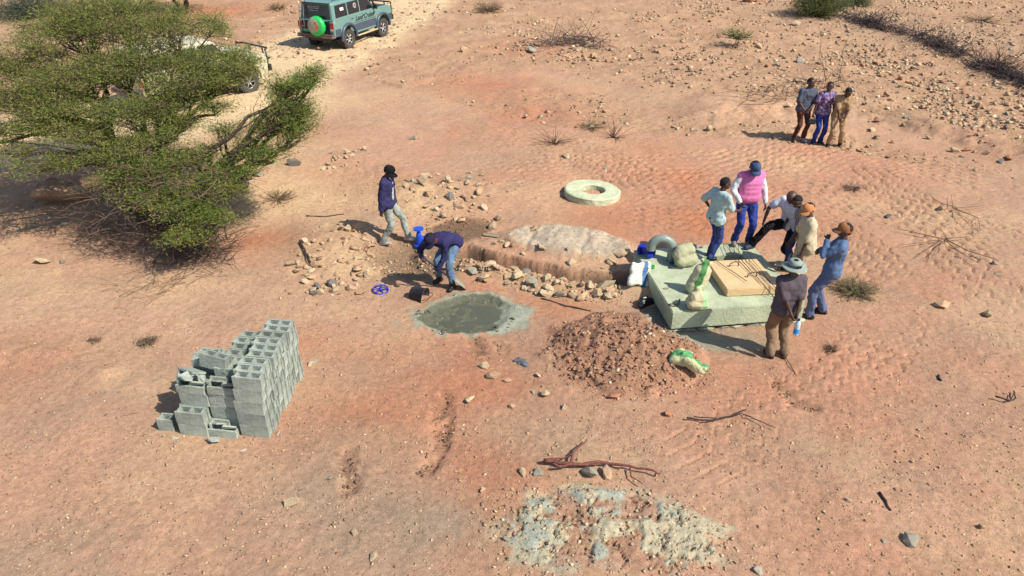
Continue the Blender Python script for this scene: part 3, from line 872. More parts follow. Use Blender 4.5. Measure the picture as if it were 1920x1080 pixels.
# hatch cover
hc = Vector((*P(1396, 513, .56), 0)); hrot = R(6)
hatch = empty('hatch_cover', (3.985, 11.30, SLAB_TOP), hrot)
tag(hatch, 'tan square concrete hatch cover with two lifting loops on the slab', 'hatch cover')
mb = MB(); mb.box((0, 0, .074), (.92, 1.02, .14)); me = mb.mesh('cover_plate')
bm = bmesh.new(); bm.from_mesh(me); bmesh.ops.bevel(bm, geom=list(bm.edges), offset=.012, segments=2, affect='EDGES'); bmesh.ops.subdivide_edges(bm, edges=[e for e in bm.edges if e.calc_length() > .3], cuts=5, use_grid_fill=True); bm.to_mesh(me); bm.free(); displace(me, [(6, .006)])
link_mesh('cover_plate', me, M_HATCH, hatch)
for x, y in ((-.05, .27), (.12, -.13)):
    mb = MB(); pts = [(x - .09, y, .12), (x - .085, y - .01, .20), (x - .02, y - .02, .245), (x + .06, y - .01, .235), (x + .075, y, .18), (x + .07, y, .12)]
    mb.tube(smooth3 := [Vector(p) for p in pts], .009, 6); mb.build('lifting_loop', M_REBAR, hatch, True)
# gooseneck vent pipe
M_PIPE = mat('grey painted pipe', (.20, .245, .225), .42, .15, 6, .08, 60, spec=.5)
b0 = slab_pt(*(0, 0), 0); q = P(1258, 488, SLAB_TOP)
vent = empty('vent_pipe', (q[0], q[1], SLAB_TOP)); tag(vent, 'thick grey gooseneck vent pipe rising from the slab', 'vent pipe')
mb = MB(); pts = [(0, 0, -.02), (0, 0, .20)] + [(-.19 + .19 * math.cos(a), .02 * (1 - math.cos(a)), .24 + .19 * math.sin(a)) for a in np.linspace(0, math.pi, 13)] + [(-.38, .04, .20)]
mb.tube(pts, .082, 16, close=False); mb.build('bent_tube', M_PIPE, vent, True)
mb = MB(); mb.tube([(-.38, .04, .197), (-.38, .04, .24)], .074, 16); mb.build('pipe_mouth', mat('pipe inside', (.02, .02, .02), .9), vent)
mb = MB(); mb.lathe([(.083, 0), (.105, 0), (.105, .015), (.083, .02)], 16, closed=True); mb.build('base_collar', M_PIPE, vent, True)
# blue pipe flange piece beside the vent
M_BLUE = mat('blue enamel', (.015, .03, .36), .35, .15, 8, .05, 50, spec=.5)
def flange_piece(loc, rot, label):
    t = empty('pipe_fitting', loc); t.rotation_euler = rot; tag(t, label, 'pipe fitting')
    mb = MB(); mb.lathe([(.045, -.12), (.06, -.12), (.06, .12), (.045, .12)], 16, closed=True); mb.build('barrel', M_BLUE, t, True)
    for z in (-.12, .12):
        mb = MB(); mb.lathe([(.046, z - .014), (.11, z - .014), (.11, z + .014), (.046, z + .014)], 20, closed=True); f = mb.build('flange', M_BLUE, t)
        for k in range(6):
            a = k * math.pi / 3; mb = MB(); mb.tube([(.085 * math.cos(a), .085 * math.sin(a), z - .022), (.085 * math.cos(a), .085 * math.sin(a), z + .022)], .011, 6); mb.build('bolt', M_BLUE, f)
q = P(1212, 470, .53)
flange_piece((q[0], q[1], SLAB_TOP + .11), (R(78), R(0), R(35)), 'dark blue flanged pipe fitting lying by the vent pipe')

# ------------------------------------------------------------------ sacks
M_SACK = mat('woven cement sack', (.44, .41, .27), .8, .18, 10, .35, 60)
def stripe_mat(name, base, stripe, axis, lo, hi, col3=None):
    m = bpy.data.materials.new(name); m.use_nodes = True; nt = m.node_tree; b = nt.nodes['Principled BSDF']
    tc = nt.nodes.new('ShaderNodeTexCoord'); sx = nt.nodes.new('ShaderNodeSeparateXYZ'); nt.links.new(tc.outputs['Object'], sx.inputs[0])
    no = nt.nodes.new('ShaderNodeTexNoise'); no.inputs['Scale'].default_value = 9; no.inputs['Detail'].default_value = 5; nt.links.new(tc.outputs['Object'], no.inputs['Vector'])
    ad = nt.nodes.new('ShaderNodeMath'); ad.operation = 'MULTIPLY_ADD'; ad.inputs[1].default_value = .06; nt.links.new(no.outputs['Fac'], ad.inputs[0]); nt.links.new(sx.outputs['XYZ'.index(axis)], ad.inputs[2])
    a = nt.nodes.new('ShaderNodeMath'); a.operation = 'GREATER_THAN'; a.inputs[1].default_value = lo + .03; nt.links.new(ad.outputs[0], a.inputs[0])
    c = nt.nodes.new('ShaderNodeMath'); c.operation = 'LESS_THAN'; c.inputs[1].default_value = hi + .03; nt.links.new(ad.outputs[0], c.inputs[0])
    mu = nt.nodes.new('ShaderNodeMath'); mu.operation = 'MULTIPLY'; nt.links.new(a.outputs[0], mu.inputs[0]); nt.links.new(c.outputs[0], mu.inputs[1])
    mx = nt.nodes.new('ShaderNodeMix'); mx.data_type = 'RGBA'; mx.inputs[6].default_value = (*base, 1); mx.inputs[7].default_value = (*stripe, 1); nt.links.new(mu.outputs[0], mx.inputs[0])
    hs = nt.nodes.new('ShaderNodeHueSaturation'); mr = nt.nodes.new('ShaderNodeMapRange'); mr.inputs[1].default_value = .3; mr.inputs[2].default_value = .7; mr.inputs[3].default_value = .75; mr.inputs[4].default_value = 1.15
    nt.links.new(no.outputs['Fac'], mr.inputs[0]); nt.links.new(mr.outputs[0], hs.inputs['Value']); nt.links.new(mx.outputs[2], hs.inputs['Color']); nt.links.new(hs.outputs[0], b.inputs['Base Color'])
    b.inputs['Roughness'].default_value = .75
    bp = nt.nodes.new('ShaderNodeBump'); bp.inputs['Strength'].default_value = .35; bp.inputs['Distance'].default_value = .02
    n2 = nt.nodes.new('ShaderNodeTexNoise'); n2.inputs['Scale'].default_value = 30; nt.links.new(tc.outputs['Object'], n2.inputs['Vector']); nt.links.new(n2.outputs['Fac'], bp.inputs['Height']); nt.links.new(bp.outputs[0], b.inputs['Normal'])
    return m
M_SACK_G = stripe_mat('sack with green stripe', (.47, .45, .28), (.06, .20, .06), 'X', -.05, .05)
M_SACK_G2 = stripe_mat('sack with pale green print', (.46, .42, .27), (.30, .52, .26), 'X', .04, .13)
M_SACK_W = stripe_mat('white sack with blue print', (.56, .58, .50), (.06, .14, .30), 'X', .04, .13)

def sack(name, label, loc, rot, prims, m, amps, voxel=.016):
    mb = MB()
    for p in prims: mb.tcap(*p)
    me = remesh(mb, voxel, 4); displace(me, amps)
    o = link_mesh(name, me, m); o.location = loc; o.rotation_euler = rot
    return tag(o, label, 'sack')
q = P(1300, 549, SLAB_TOP)
sack('cement_sack', 'tall cement sack with a green stripe standing upright on the slab', (q[0], q[1], SLAB_TOP), (R(-6), R(14), R(-12)),
     [((-.06, 0, .09), (.06, 0, .09), .10, .10), ((-.05, 0, .10), (-.04, 0, .42), .115, .11), ((.05, 0, .10), (.04, 0, .42), .115, .11), ((0, 0, .42), (0, 0, .55), .12, .05), ((-.06, 0, .60), (.06, 0, .585), .045, .05), ((0, 0, .5), (0, 0, .6), .06, .05)],
     M_SACK_G, [((7, 7, 4), .022), (16, .010)])
q = P(1304, 578, SLAB_TOP)
sack('cement_sack', 'slumped half-full cement sack with a tied neck near the slab front edge', (q[0], q[1], SLAB_TOP), (0, R(4), R(15)),
     [((-.09, -.03, .10), (.09, -.03, .10), .105, .105), ((-.08, .05, .10), (.08, .05, .10), .10, .10), ((-.05, 0, .2), (.05, 0, .2), .115, .115), ((0, 0, .24), (0, .02, .34), .10, .045), ((-.04, .02, .37), (.05, .03, .385), .035, .04)],
     M_SACK_G2, [((6, 6, 6), .028), (15, .012)])
q = P(1289, 500, SLAB_TOP)
sack('cement_sack', 'plump grey-green cement sack on the slab beside the vent pipe', (q[0], q[1], SLAB_TOP), (R(-18), R(-8), R(20)),
     [((-.11, 0, .12), (.11, 0, .12), .12, .12), ((-.10, .02, .27), (.10, .02, .27), .125, .12), ((-.09, .03, .36), (.11, .03, .35), .08, .075)],
     mat('grey green sack', (.27, .29, .19), .8, .2, 8, .35, 50, col2=(.36, .34, .22)), [((6, 6, 6), .024), (15, .010)])
q = P(1195, 556)
sack('white_sack', 'crumpled white sack with blue print leaning on the slab side', (q[0], q[1], hz(*q) + .01), (R(-24), R(20), R(24)),
     [((-.17, 0, .05 + .055 * k), (.16, 0, .05 + .06 * k), .05 - .003 * k, .05 - .003 * k) for k in range(7)],
     M_SACK_W, [((5, 5, 5), .06), (11, .02)], .014)
q = G(1288, 690)
sack('empty_sack', 'crumpled empty green and cream sack on the edge of the earth heap', (q.x, q.y, q.z + .02), (R(8), 0, R(-30)),
     [((-.20, 0, .08), (.12, .03, .09), .085, .10), ((-.12, .06, .12), (.08, -.05, .17), .10, .08), ((.12, .0, .08), (.24, -.02, .07), .10, .095), ((0, .08, .2), (-.08, .02, .24), .05, .03)],
     stripe_mat('cream sack with green print', (.49, .49, .27), (.09, .30, .11), 'Y', -.03, .075), [((4, 4, 4), .06), (10, .022), (22, .008)], .013)
q = G(1208, 572)
sack('black_bag', 'dark plastic bag lying in the shadow left of the slab', (q.x + .02, q.y, q.z), (0, 0, .6), [((-.10, 0, .05), (.10, 0, .05), .07, .07), ((-.04, .03, .10), (.05, 0, .11), .06, .05)],
     mat('black plastic', (.012, .012, .016), .35, .2, 8, .2, 30, spec=.5), [((8, 8, 8), .05), (16, .02)])

# small things on the slab
q = P(1268, 500, SLAB_TOP); t = empty('tool_tray', (q[0], q[1], SLAB_TOP), R(-8)); tag(t, 'small flat tray with a teal tool at the vent pipe foot', 'tray')
mb = MB(); mb.box((0, 0, .008), (.22, .20, .012)); mb.build('tray_base', mat('grey tray', (.25, .27, .25), .6), t)
for cx, cy, sx, sy in ((-.105, 0, .012, .20), (.105, 0, .012, .20), (0, -.095, .197, .012), (0, .095, .197, .012)):
    mb = MB(); mb.box((cx, cy, .028), (sx, sy, .026)); mb.build('tray_rim', mat('dark tray rim', (.06, .07, .07), .6), t)
mb = MB(); mb.tcap((-.02, -.03, .04), (.03, .03, .045), .024, .02, 8); mb.tcap((.02, .02, .045), (.05, -.04, .04), .016, .014, 8); mb.build('tool', mat('teal plastic', (.03, .30, .27), .4), t, True)
q = P(1223, 502, SLAB_TOP); t = empty('tape_roll', (q[0], q[1], SLAB_TOP), 0); tag(t, 'small green roll with a dark strap on the slab', 'tape roll')
mb = MB(); mb.lathe([(.022, .0), (.045, .0), (.045, .04), (.022, .04)], 16, closed=True); mb.build('green_roll', mat('green tape', (.03, .30, .03), .5), t, True)
mb = MB(); mb.tube([(-.03, 0, .012), (-.07, .01, .015), (-.10, -.01, .01), (-.08, -.03, .012)], .011, 6); mb.build('strap', M_WIRE, t, True)
me = STONE_MESHES['pale'][2]; q = P(1250, 542, SLAB_TOP)
tag(link_mesh('stone', me, loc=(q[0], q[1], SLAB_TOP + .025), scale=(.10, .08, .07)), 'lone pale stone lying on the slab left of the sacks', 'stone')
q = P(1268, 572, SLAB_TOP)
mb = MB(); mb.tube([(-.14, 0, .012), (-.08, -.05, .012), (0, -.05, .014), (.045, -.03, .03), (.05, .0, .12), (.04, .01, .10), (.02, 0, .015), (-.06, .025, .012), (-.14, 0, .012)], .008, 6)
tag(mb.build('rebar_loop', M_REBAR, None, True, loc=(q[0], q[1], SLAB_TOP)), 'bent steel bar loop left of the slumped sack on the slab', 'rebar loop')
# crumpled cloth behind the vent and the tin block by the standing foot
q = P(1285, 466, SLAB_TOP); mb = MB(); mb.tcap((-.25, 0, .02), (.3, .03, .02), .04, .035); mb.tcap((-.1, .05, .03), (.15, -.03, .05), .045, .04); me = remesh(mb, .014, 2); displace(me, [(14, .05), (30, .02)])
o = link_mesh('rag', me, mat('patterned rag', (.34, .33, .36), .9, .6, 22, col2=(.06, .05, .09))); o.location = (q[0], q[1], SLAB_TOP); tag(o, 'crumpled dark and white rag behind the vent pipe', 'rag')
q = P(1460, 500, SLAB_TOP); bm = hull_mesh(18, 77, (1, .7, .6)); me = bpy.data.meshes.new('concrete_lump'); bm.to_mesh(me); bm.free()
tag(link_mesh('concrete_lump', me, M_CONC, loc=(q[0], q[1], SLAB_TOP + .06), rot=(.2, .1, .5), scale=(.26, .2, .2)), 'grey concrete lump on the right rim of the slab', 'lump')

# bundle of thin reinforcing wires lying across slab and hatch
def wire(px_pts, r, label, group=None):
    pts = [Vector((*P(a, b, z), z)) for a, b, z in px_pts]
    out = []
    for i in range(len(pts) - 1):
        for k in range(6): out.append(pts[i].lerp(pts[i + 1], k / 6) + Vector((random.uniform(-.006, .006), random.uniform(-.006, .006), 0)))
    out.append(pts[-1]); mb = MB(); mb.tube(out, r, 5)
    return tag(mb.build('steel_wire', M_WIRE, None, True), label, 'wire', group)
ZH = SLAB_TOP + .15
for i in range(5):
    o = (i - 2) * 7; w = random.uniform(-4, 4)
    wire([(1352 + i * 9, 452 + random.uniform(-3, 3), SLAB_TOP + .05), (1398 + o, 488, ZH + .03 + .006 * i), (1440 + o * .8 + w, 535, ZH + .02 + .006 * i), (1462 + o * .9 + w, 560, SLAB_TOP + .02 + .004 * i), (1474 + o + w, 572, SLAB_TOP + .015)], .0045,
         'thin steel wire of the loose bundle across hatch and slab', 'steel wires across the hatch')
wire([(1340, 487, ZH + .02), (1400, 527, ZH + .03)], .006, 'single straight steel wire lying across the hatch left half')
wire([(1362, 545, SLAB_TOP + .02), (1441, 538, SLAB_TOP + .03), (1470, 534, SLAB_TOP + .03)], .008, 'dark wire along the near edge of the hatch cover')
wire([(1474, 672, .03), (1484, 688, .03), (1493, 704, .02)], .006, 'thin dark wire on the sand by the hat wearer\'s feet')

# ------------------------------------------------------------------ concrete ring
p = G(1110, 366); t = empty('concrete_ring', (p.x, p.y, p.z - .01)); t.rotation_euler = (R(-1.5), R(2.5), 0)
tag(t, 'round pale concrete ring with an open centre lying on red ground', 'concrete ring')
mb = MB(); mb.lathe([(.29, .0), (.29, .145), (.31, .16), (.62, .16), (.65, .14), (.65, .0)], 56, closed=True); me = mb.mesh('ring_body'); bm = bmesh.new(); bm.from_mesh(me)
bmesh.ops.subdivide_edges(bm, edges=[e for e in bm.edges if e.calc_length() > .12], cuts=3, use_grid_fill=True); bm.to_mesh(me); bm.free(); displace(me, [(4, .012), (15, .008)])
link_mesh('ring_body', me, mat('ring concrete', (.45, .47, .32), .9, .2, 5, .5, 30, col2=(.36, .40, .27)), t)

# ------------------------------------------------------------------ concrete blocks, each its own thing
M_BLOCK = mat('block concrete', (.305, .345, .305), .92, .3, 7, .7, 50, rand=.2)
BL, BW, BH = .40, .150, .195
def block_mesh(kind):
    mb = MB(); t = .026
    def bx(x0, x1, y0, y1, z0=0, z1=BH):
        mb.box(((x0 + x1) / 2, (y0 + y1) / 2, (z0 + z1) / 2), (x1 - x0, y1 - y0, z1 - z0))
    hl = BL / 2; hw = BW / 2
    if kind == 'whole':
        bx(-hl, hl, -hw, -hw + t); bx(-hl, hl, hw - t, hw)
        for x0, x1 in ((-hl + .018, -hl + .018 + t), (-t / 2, t / 2), (hl - .018 - t, hl - .018)): bx(x0, x1, -hw + t, hw - t)
        for x0, x1 in ((-hl + .018 + t, -t / 2), (t / 2, hl - .018 - t)): bx(x0, x1, -hw + t, hw - t, 0, .03)
    elif kind == 'half':
        bx(-hl, 0.02, -hw, -hw + t); bx(-hl, -.03, hw - t, hw)
        bx(-hl + .018, -hl + .018 + t, -hw + t, hw - t); bx(-.06, -.06 + t, -hw + t, hw - t, 0, .16)
    elif kind == 'broken':
        bx(-hl, hl, -hw, -hw + t, 0, .12); bx(-hl, .05, hw - t, hw); bx(-hl + .018, -hl + .018 + t, -hw + t, hw - t); bx(-t / 2, t / 2, -hw + t, hw - t, 0, .15); bx(hl - .018 - t, hl - .018, -hw + t, hw - t, 0, .10)
        mb.box((.09, -.02, .13), (.17, .022, .13), (.5, .25, .3)); mb.box((-.10, .01, .17), (.15, .02, .12), (1.0, -.3, -.4))
    elif kind == 'shard':
        mb.box((0, 0, .05), (.17, .026, .12), (.9, .2, .1), taper=.6)
    me = mb.mesh('concrete_block'); me.materials.append(M_BLOCK)
    return me
BM = {k: block_mesh(k) for k in ('whole', 'half', 'broken', 'shard')}
ORD = ['first', 'second', 'third', 'fourth', 'fifth', 'sixth', 'seventh', 'eighth', 'ninth', 'tenth']
LAY = ['ground course', 'second course', 'third course', 'fourth course', 'top course']
B0 = G(481, 823); BROT = R(-9)
bz = B0.z
def block(x, y, z, label, kind='whole', rot=(0, 0, 0), jit=.008):
    o = link_mesh('concrete_block', BM[kind]); o.location = (x + random.uniform(-jit, jit), y + random.uniform(-jit, jit) * .3, z)
    o.rotation_euler = (rot[0], rot[1], BROT + rot[2] + random.uniform(-.012, .012))
    return tag(o, label, 'concrete block', 'grey hollow concrete blocks of the stack')
DX, DY = .012, .158
for j in range(9):
    for l in range(5):
        off = .02 * math.sin(j * 1.7 + l * 2.1) + random.uniform(-.012, .012)
        block(B0.x - .015 + j * DX + off + l * .006, B0.y + .11 + j * DY, bz + l * (BH + .003), f'hollow block in the tall right row, {LAY[l]}, {ORD[j]} from the front')
# middle column and left column, lower and ragged
mid = [1, 4, 3, 4, 4, 4, 4, 4, 4]
for j, h in enumerate(mid):
    for l in range(h):
        kind = 'whole'; r = (0, 0, 0)
        if (j == 2 and l == 2) or (j == 1 and l == 3): kind, r = 'broken', (0, .1, .12)
        if j == 0: kind = 'broken'
        block(B0.x - .428 + j * DX + random.uniform(-.015, .015), B0.y + .10 + j * DY, bz + l * (BH + .003), f'hollow block in the middle row, {LAY[l]}, {ORD[j]} from the front', kind, r)
left = [2, 4, 3, 3, 4, 4, 3]
for j, h in enumerate(left):
    for l in range(h):
        kind = 'broken' if (j == 1 and l == 3) else 'whole'
        block(B0.x - .845 + j * DX + random.uniform(-.02, .02), B0.y + .135 + j * DY, bz + l * (BH + .003), f'hollow block in the low left row, {LAY[l]}, {ORD[j]} from the front', kind)
block(B0.x - 1.18, B0.y + .22, bz, 'half block on the sand at the far left foot of the stack', 'half', (0, 0, .05))
z3 = bz + 3 * (BH + .003)
block(B0.x - .86, B0.y + .16 + 2.6 * DY, z3 + .05, 'tilted block with its broad pale green side up on the left row', 'whole', (R(62), R(-12), R(-28)))
block(B0.x - .80, B0.y + .16 + 4.6 * DY, z3 + .01, 'block lying askew at the back of the left row', 'whole', (R(8), R(-6), R(18)))
block(B0.x - .62, B0.y + .12 + 3.2 * DY, z3 + .14, 'block tipped between left and middle rows', 'whole', (R(-12), R(5), R(-8)))
for i, (dx, j, dz, r) in enumerate([(-.86, 1.0, 4, .4), (-.74, 1.1, 4, -.5), (-.50, 2.0, 3.3, .9), (-.93, 1.4, 4.1, 1.2)]):
    block(B0.x + dx, B0.y + .1 + j * DY, bz + dz * BH, ['flat broken block shard on the left row', 'upright broken block shard beside the flat one', 'block shard wedged in the middle row', 'block shard at the left edge of the stack top'][i], 'shard', (r, .3, r))
for i, (a_, b_, l_) in enumerate([(330, 822, 'thin block shard on the sand below the left row'), (455, 845, 'small block shard on the sand below the tall row'), (520, 812, 'block shard beside the near right corner of the stack'), (560, 745, 'block shard beside the right flank of the stack')]):
    q = G(a_, b_); o = block(q.x, q.y, q.z - .02, l_, 'shard', (1.1 + .3 * i, .2, .7 * i)); o.scale = (.55, .7, .5)
q = G(402, 828); block(q.x, q.y, q.z, 'grey block fragment on the sand in front of the stack', 'shard', (.4, .2, .5))

# ------------------------------------------------------------------ wet cement, puddles
def pool(name, c, rx, ry, rot, z, m, seed):
    vs = []; n = 40
    for k in range(n):
        a = 2 * math.pi * k / n; r = 1 + .10 * math.sin(3 * a + seed) + .05 * math.sin(7 * a + seed * 2)
        u, v = rx * r * math.cos(a), ry * r * math.sin(a); vs.append((c[0] + u * math.cos(rot) - v * math.sin(rot), c[1] + u * math.sin(rot) + v * math.cos(rot), z))
    mb = MB(); mb.add(vs, [tuple(range(n))]); return tag(mb.build(name, m), kind='structure')
zc = hz(*C_POOL)
pool('wet_cement_pool', C_POOL, .58, .42, R(8), zc + .0, mat('wet cement slurry', (.06, .064, .042), .3, .4, 4, .6, 8, spec=.45, col2=(.085, .09, .062)), 1)
q = G(835, 500); pool('muddy_puddle', (q.x, q.y), .19, .12, .1, q.z + .015, mat('muddy water', (.26, .20, .12), .15, .1, 4, spec=.5), 2)
q = G(932, 484); pool('muddy_puddle', (q.x, q.y), .30, .09, R(-15), q.z + .02, MATS['muddy water'], 3)

# ------------------------------------------------------------------ bucket, handwheel, gate valve, rag, sticks
p = G(772, 556); t = empty('bucket', (p.x, p.y, p.z + .10)); t.rotation_euler = (R(98), R(0), R(68)); tag(t, 'black rubber bucket tipped on its side near the cement hollow', 'bucket')
M_RUB = mat('black rubber', (.028, .026, .03), .55, .3, 8, .2, 30)
mb = MB(); mb.lathe([(.0, 0), (.095, 0), (.105, .02), (.15, .26), (.162, .265), (.160, .28), (.142, .27), (.098, .02), (.0, .012)], 28); mb.build('pail', M_RUB, t, True)
mb = MB(); mb.tube([(.155 * math.cos(a), .155 * math.sin(a) * .3, .27 + .13 * math.sin(a)) for a in np.linspace(0, math.pi, 12)], .006, 6); mb.build('bail_handle', M_REBAR, t, True)
p = G(714, 546); t = empty('handwheel', (p.x, p.y, p.z + .035)); t.rotation_euler = (R(10), R(4), .3); tag(t, 'blue five-spoke valve handwheel lying on the red sand', 'handwheel')
mb = MB(); mb.lathe([(.135 + .014 * math.cos(a), .014 * math.sin(a)) for a in np.linspace(0, 2 * math.pi, 9)[:-1]], 32, closed=True); mb.build('rim', M_BLUE, t, True)
for k in range(5):
    a = k * 2 * math.pi / 5; mb = MB(); mb.tube([(.02 * math.cos(a), .02 * math.sin(a), .0), (.13 * math.cos(a), .13 * math.sin(a), 0)], .010, 6); mb.build('spoke', M_BLUE, t, True)
mb = MB(); mb.tube([(0, 0, -.02), (0, 0, .03)], .03, 12); mb.build('hub', M_BLUE, t, True)
M_BLUE2 = mat('bright blue enamel', (.01, .07, .55), .35, .15, 8, .05, 50, spec=.5)
p = G(787, 466); t = empty('gate_valve', (p.x, p.y, p.z), .4); tag(t, 'bright blue upright gate valve standing in the dug pit', 'gate valve')
mb = MB(); mb.tube([(0, 0, 0), (0, 0, .03)], .115, 18); mb.build('base_flange', M_BLUE2, t)
mb = MB(); mb.tcap((0, 0, .03), (0, 0, .14), .06, .07, 14); mb.tcap((0, 0, .14), (0, 0, .26), .075, .05, 14); mb.build('valve_body', M_BLUE2, t, True)
mb = MB(); mb.tube([(.02, 0, .15), (.13, -.03, .15)], .055, 14); mb.tube([(.13, -.03, .15), (.155, -.036, .15)], .10, 18); mb.build('side_flange', M_BLUE2, t)
mb = MB(); mb.tube([(0, 0, .26), (0, 0, .36)], .035, 10); mb.tube([(0, 0, .36), (0, 0, .385)], .105, 18); mb.build('top_flange', M_BLUE2, t)
p = G(978, 680); mb = MB(); mb.tcap((-.07, .05, .01), (.06, -.07, .012), .05, .055, 10); mb.tcap((-.03, .07, .02), (.04, .04, .02), .035, .03, 10); me = remesh(mb, .012, 3); displace(me, [(14, .035), (30, .012)])
o = link_mesh('cloth_rag', me, mat('blue grey cloth', (.10, .105, .13), .9, .3, 14)); o.location = p; o.scale.z = .6; tag(o, 'dark blue-grey rag on the red sand left of the earth heap', 'rag')

def branch_thing(name, label, cat, lines, m, z=.03, seed=0):
    jit = .04 if len(lines) > 1 else .004
    """sticks lying on the ground, traced as lines over the terrain"""
    rg = random.Random(seed); mb = MB()
    for pts, r0, r1 in lines:
        g = [G(a, b, (z if jit > .01 else .008) + rg.random() * jit) for a, b in pts]; out = []
        for i in range(len(g) - 1):
            for k in range(4): out.append(g[i].lerp(g[i + 1], k / 4) + Vector((rg.uniform(-1, 1), rg.uniform(-1, 1), rg.uniform(-.5, 1))) * r0 * .7)
        out.append(g[-1]); n = len(out); mb.tube(out, [r0 + (r1 - r0) * i / (n - 1) for i in range(n)], 6)
    return tag(mb.build(name, m, None, True), label, cat)
M_REDWOOD = mat('red-brown dead wood', (.17, .065, .05), .9, .4, 20, .4, 60)
M_DEAD = mat('dark dead wood', (.060, .040, .036), .9, .4, 20, .4, 60)
M_DRYTWIG = mat('dry grey-brown twigs', (.20, .125, .085), .95, .35, 14)
branch_thing('dead_branch', 'reddish forked dead branch above the cement crust', 'branch', [([(1022, 870), (1060, 878), (1120, 876), (1180, 882), (1235, 897)], .03, .012), ([(1040, 886), (1075, 880), (1120, 876)], .018, .02), ([(1068, 876), (1078, 855), (1100, 832)], .022, .008), ([(1022, 870), (1050, 866), (1075, 860)], .012, .008), ([(1180, 884), (1182, 900), (1205, 915)], .012, .006), ([(1235, 897), (1240, 888)], .01, .006)], M_REDWOOD, .05, 3)
branch_thing('dead_branch', 'thin dark forked branch below right of the earth heap', 'branch', [([(1288, 788), (1330, 793), (1370, 785), (1397, 772)], .013, .01), ([(1300, 786), (1345, 790), (1392, 779)], .008, .008), ([(1393, 780), (1420, 795), (1453, 808)], .009, .005)], M_DEAD, .03, 4)
branch_thing('stick', 'short black stick in the lower right', 'stick', [([(1648, 926), (1670, 958)], .018, .014)], M_DEAD, .02, 5)
branch_thing('stick', 'curled dark root at the right edge', 'stick', [([(1865, 750), (1890, 758), (1903, 752), (1899, 737)], .014, .010), ([(1893, 756), (1898, 742)], .01, .006)], M_DEAD, .03, 6)
branch_thing('stick', 'tiny black stick right of the hat wearer', 'stick', [([(1758, 704), (1765, 715)], .022, .014)], M_DEAD, .02, 7)
branch_thing('stick', 'long thin stick between the cement hollow and the earth heap', 'stick', [([(1015, 560), (1060, 574), (1108, 584)], .014, .014)], M_DEAD, .025, 8)
branch_thing('stick', 'dark bent root in the rubble left of the pit', 'stick', [([(562, 455), (575, 478), (583, 492)], .022, .014), ([(572, 475), (576, 490), (584, 500)], .014, .008)], M_DEAD, .03, 9)
branch_thing('stick', 'straight twig above the rubble slope', 'stick', [([(575, 406), (610, 407), (645, 402)], .014, .01)], M_DEAD, .03, 10)
branch_thing('dry_branches', 'spread of thin dry twigs on the tread marks at right', 'twigs', [([(1770, 455), (1700, 440), (1680, 436)], .012, .006), ([(1770, 455), (1720, 462), (1680, 468)], .010, .005), ([(1770, 455), (1815, 452)], .012, .006), ([(1770, 455), (1810, 475), (1870, 495)], .013, .006), ([(1770, 455), (1800, 480), (1830, 500)], .01, .005), ([(1770, 455), (1750, 480), (1745, 495)], .009, .004), ([(1770, 455), (1770, 485)], .008, .004), ([(1770, 455), (1735, 475), (1715, 490)], .009, .004), ([(1775, 457), (1760, 440), (1765, 425)], .008, .004)], M_DRYTWIG, .06, 11)
branch_thing('dry_branches', 'wispy dry twigs near the stony slope at right', 'twigs', [([(1790, 395), (1760, 385), (1740, 370)], .010, .005), ([(1785, 395), (1830, 420), (1835, 440)], .011, .005), ([(1785, 395), (1782, 370)], .009, .004), ([(1790, 398), (1850, 392)], .008, .004), ([(1790, 398), (1800, 415), (1820, 432)], .008, .004)], M_DRYTWIG, .06, 12)
branch_thing('stick', 'straight weathered twig flat on the sand left of the blocks', 'stick', [([(218, 784), (240, 778), (262, 774)], .012, .008)], mat('bleached stick', (.28, .18, .12), .9, .3, 20), .012, 13)

# ------------------------------------------------------------------ people
M_SKIN = mat('dark brown skin', (.075, .038, .026), .5, .15, 12, .08, 60, spec=.4)
M_HAIR = mat('black hair', (.010, .009, .010), .8, .2, 40, .5, 90)
M_EYE = mat('eye', (.35, .33, .30), .3, .05)

def fabric(name, col, var=.22, **k): return mat('cloth ' + name, col, .88, var, 7, .35, 26, spec=.15, **k)

def ik(a, b, l1, l2, pole):
    d = b - a; L = min(max(d.length, .05), (l1 + l2) * .998); dn = d.normalized()
    x = (l1 * l1 - l2 * l2 + L * L) / (2 * L); h = math.sqrt(max(l1 * l1 - x * x, 0))
    pv = Vector(pole); pv = pv - dn * pv.dot(dn)
    pv = pv.normalized() if pv.length > 1e-5 else dn.orthogonal().normalized()
    return a + dn * x + pv * h, a + dn * L

def swoosh_mesh(m):
    pts = [(-.030, .004), (-.020, -.006), (-.008, -.006), (.032, .012), (-.006, .001), (-.017, .002)]
    mb = MB(); mb.add([(a, 0, b) for a, b in pts] + [(a, -.003, b) for a, b in pts], [tuple(range(6)), tuple(range(11, 5, -1))] + [(i, (i + 1) % 6, 6 + (i + 1) % 6, 6 + i) for i in range(6)])
    return mb

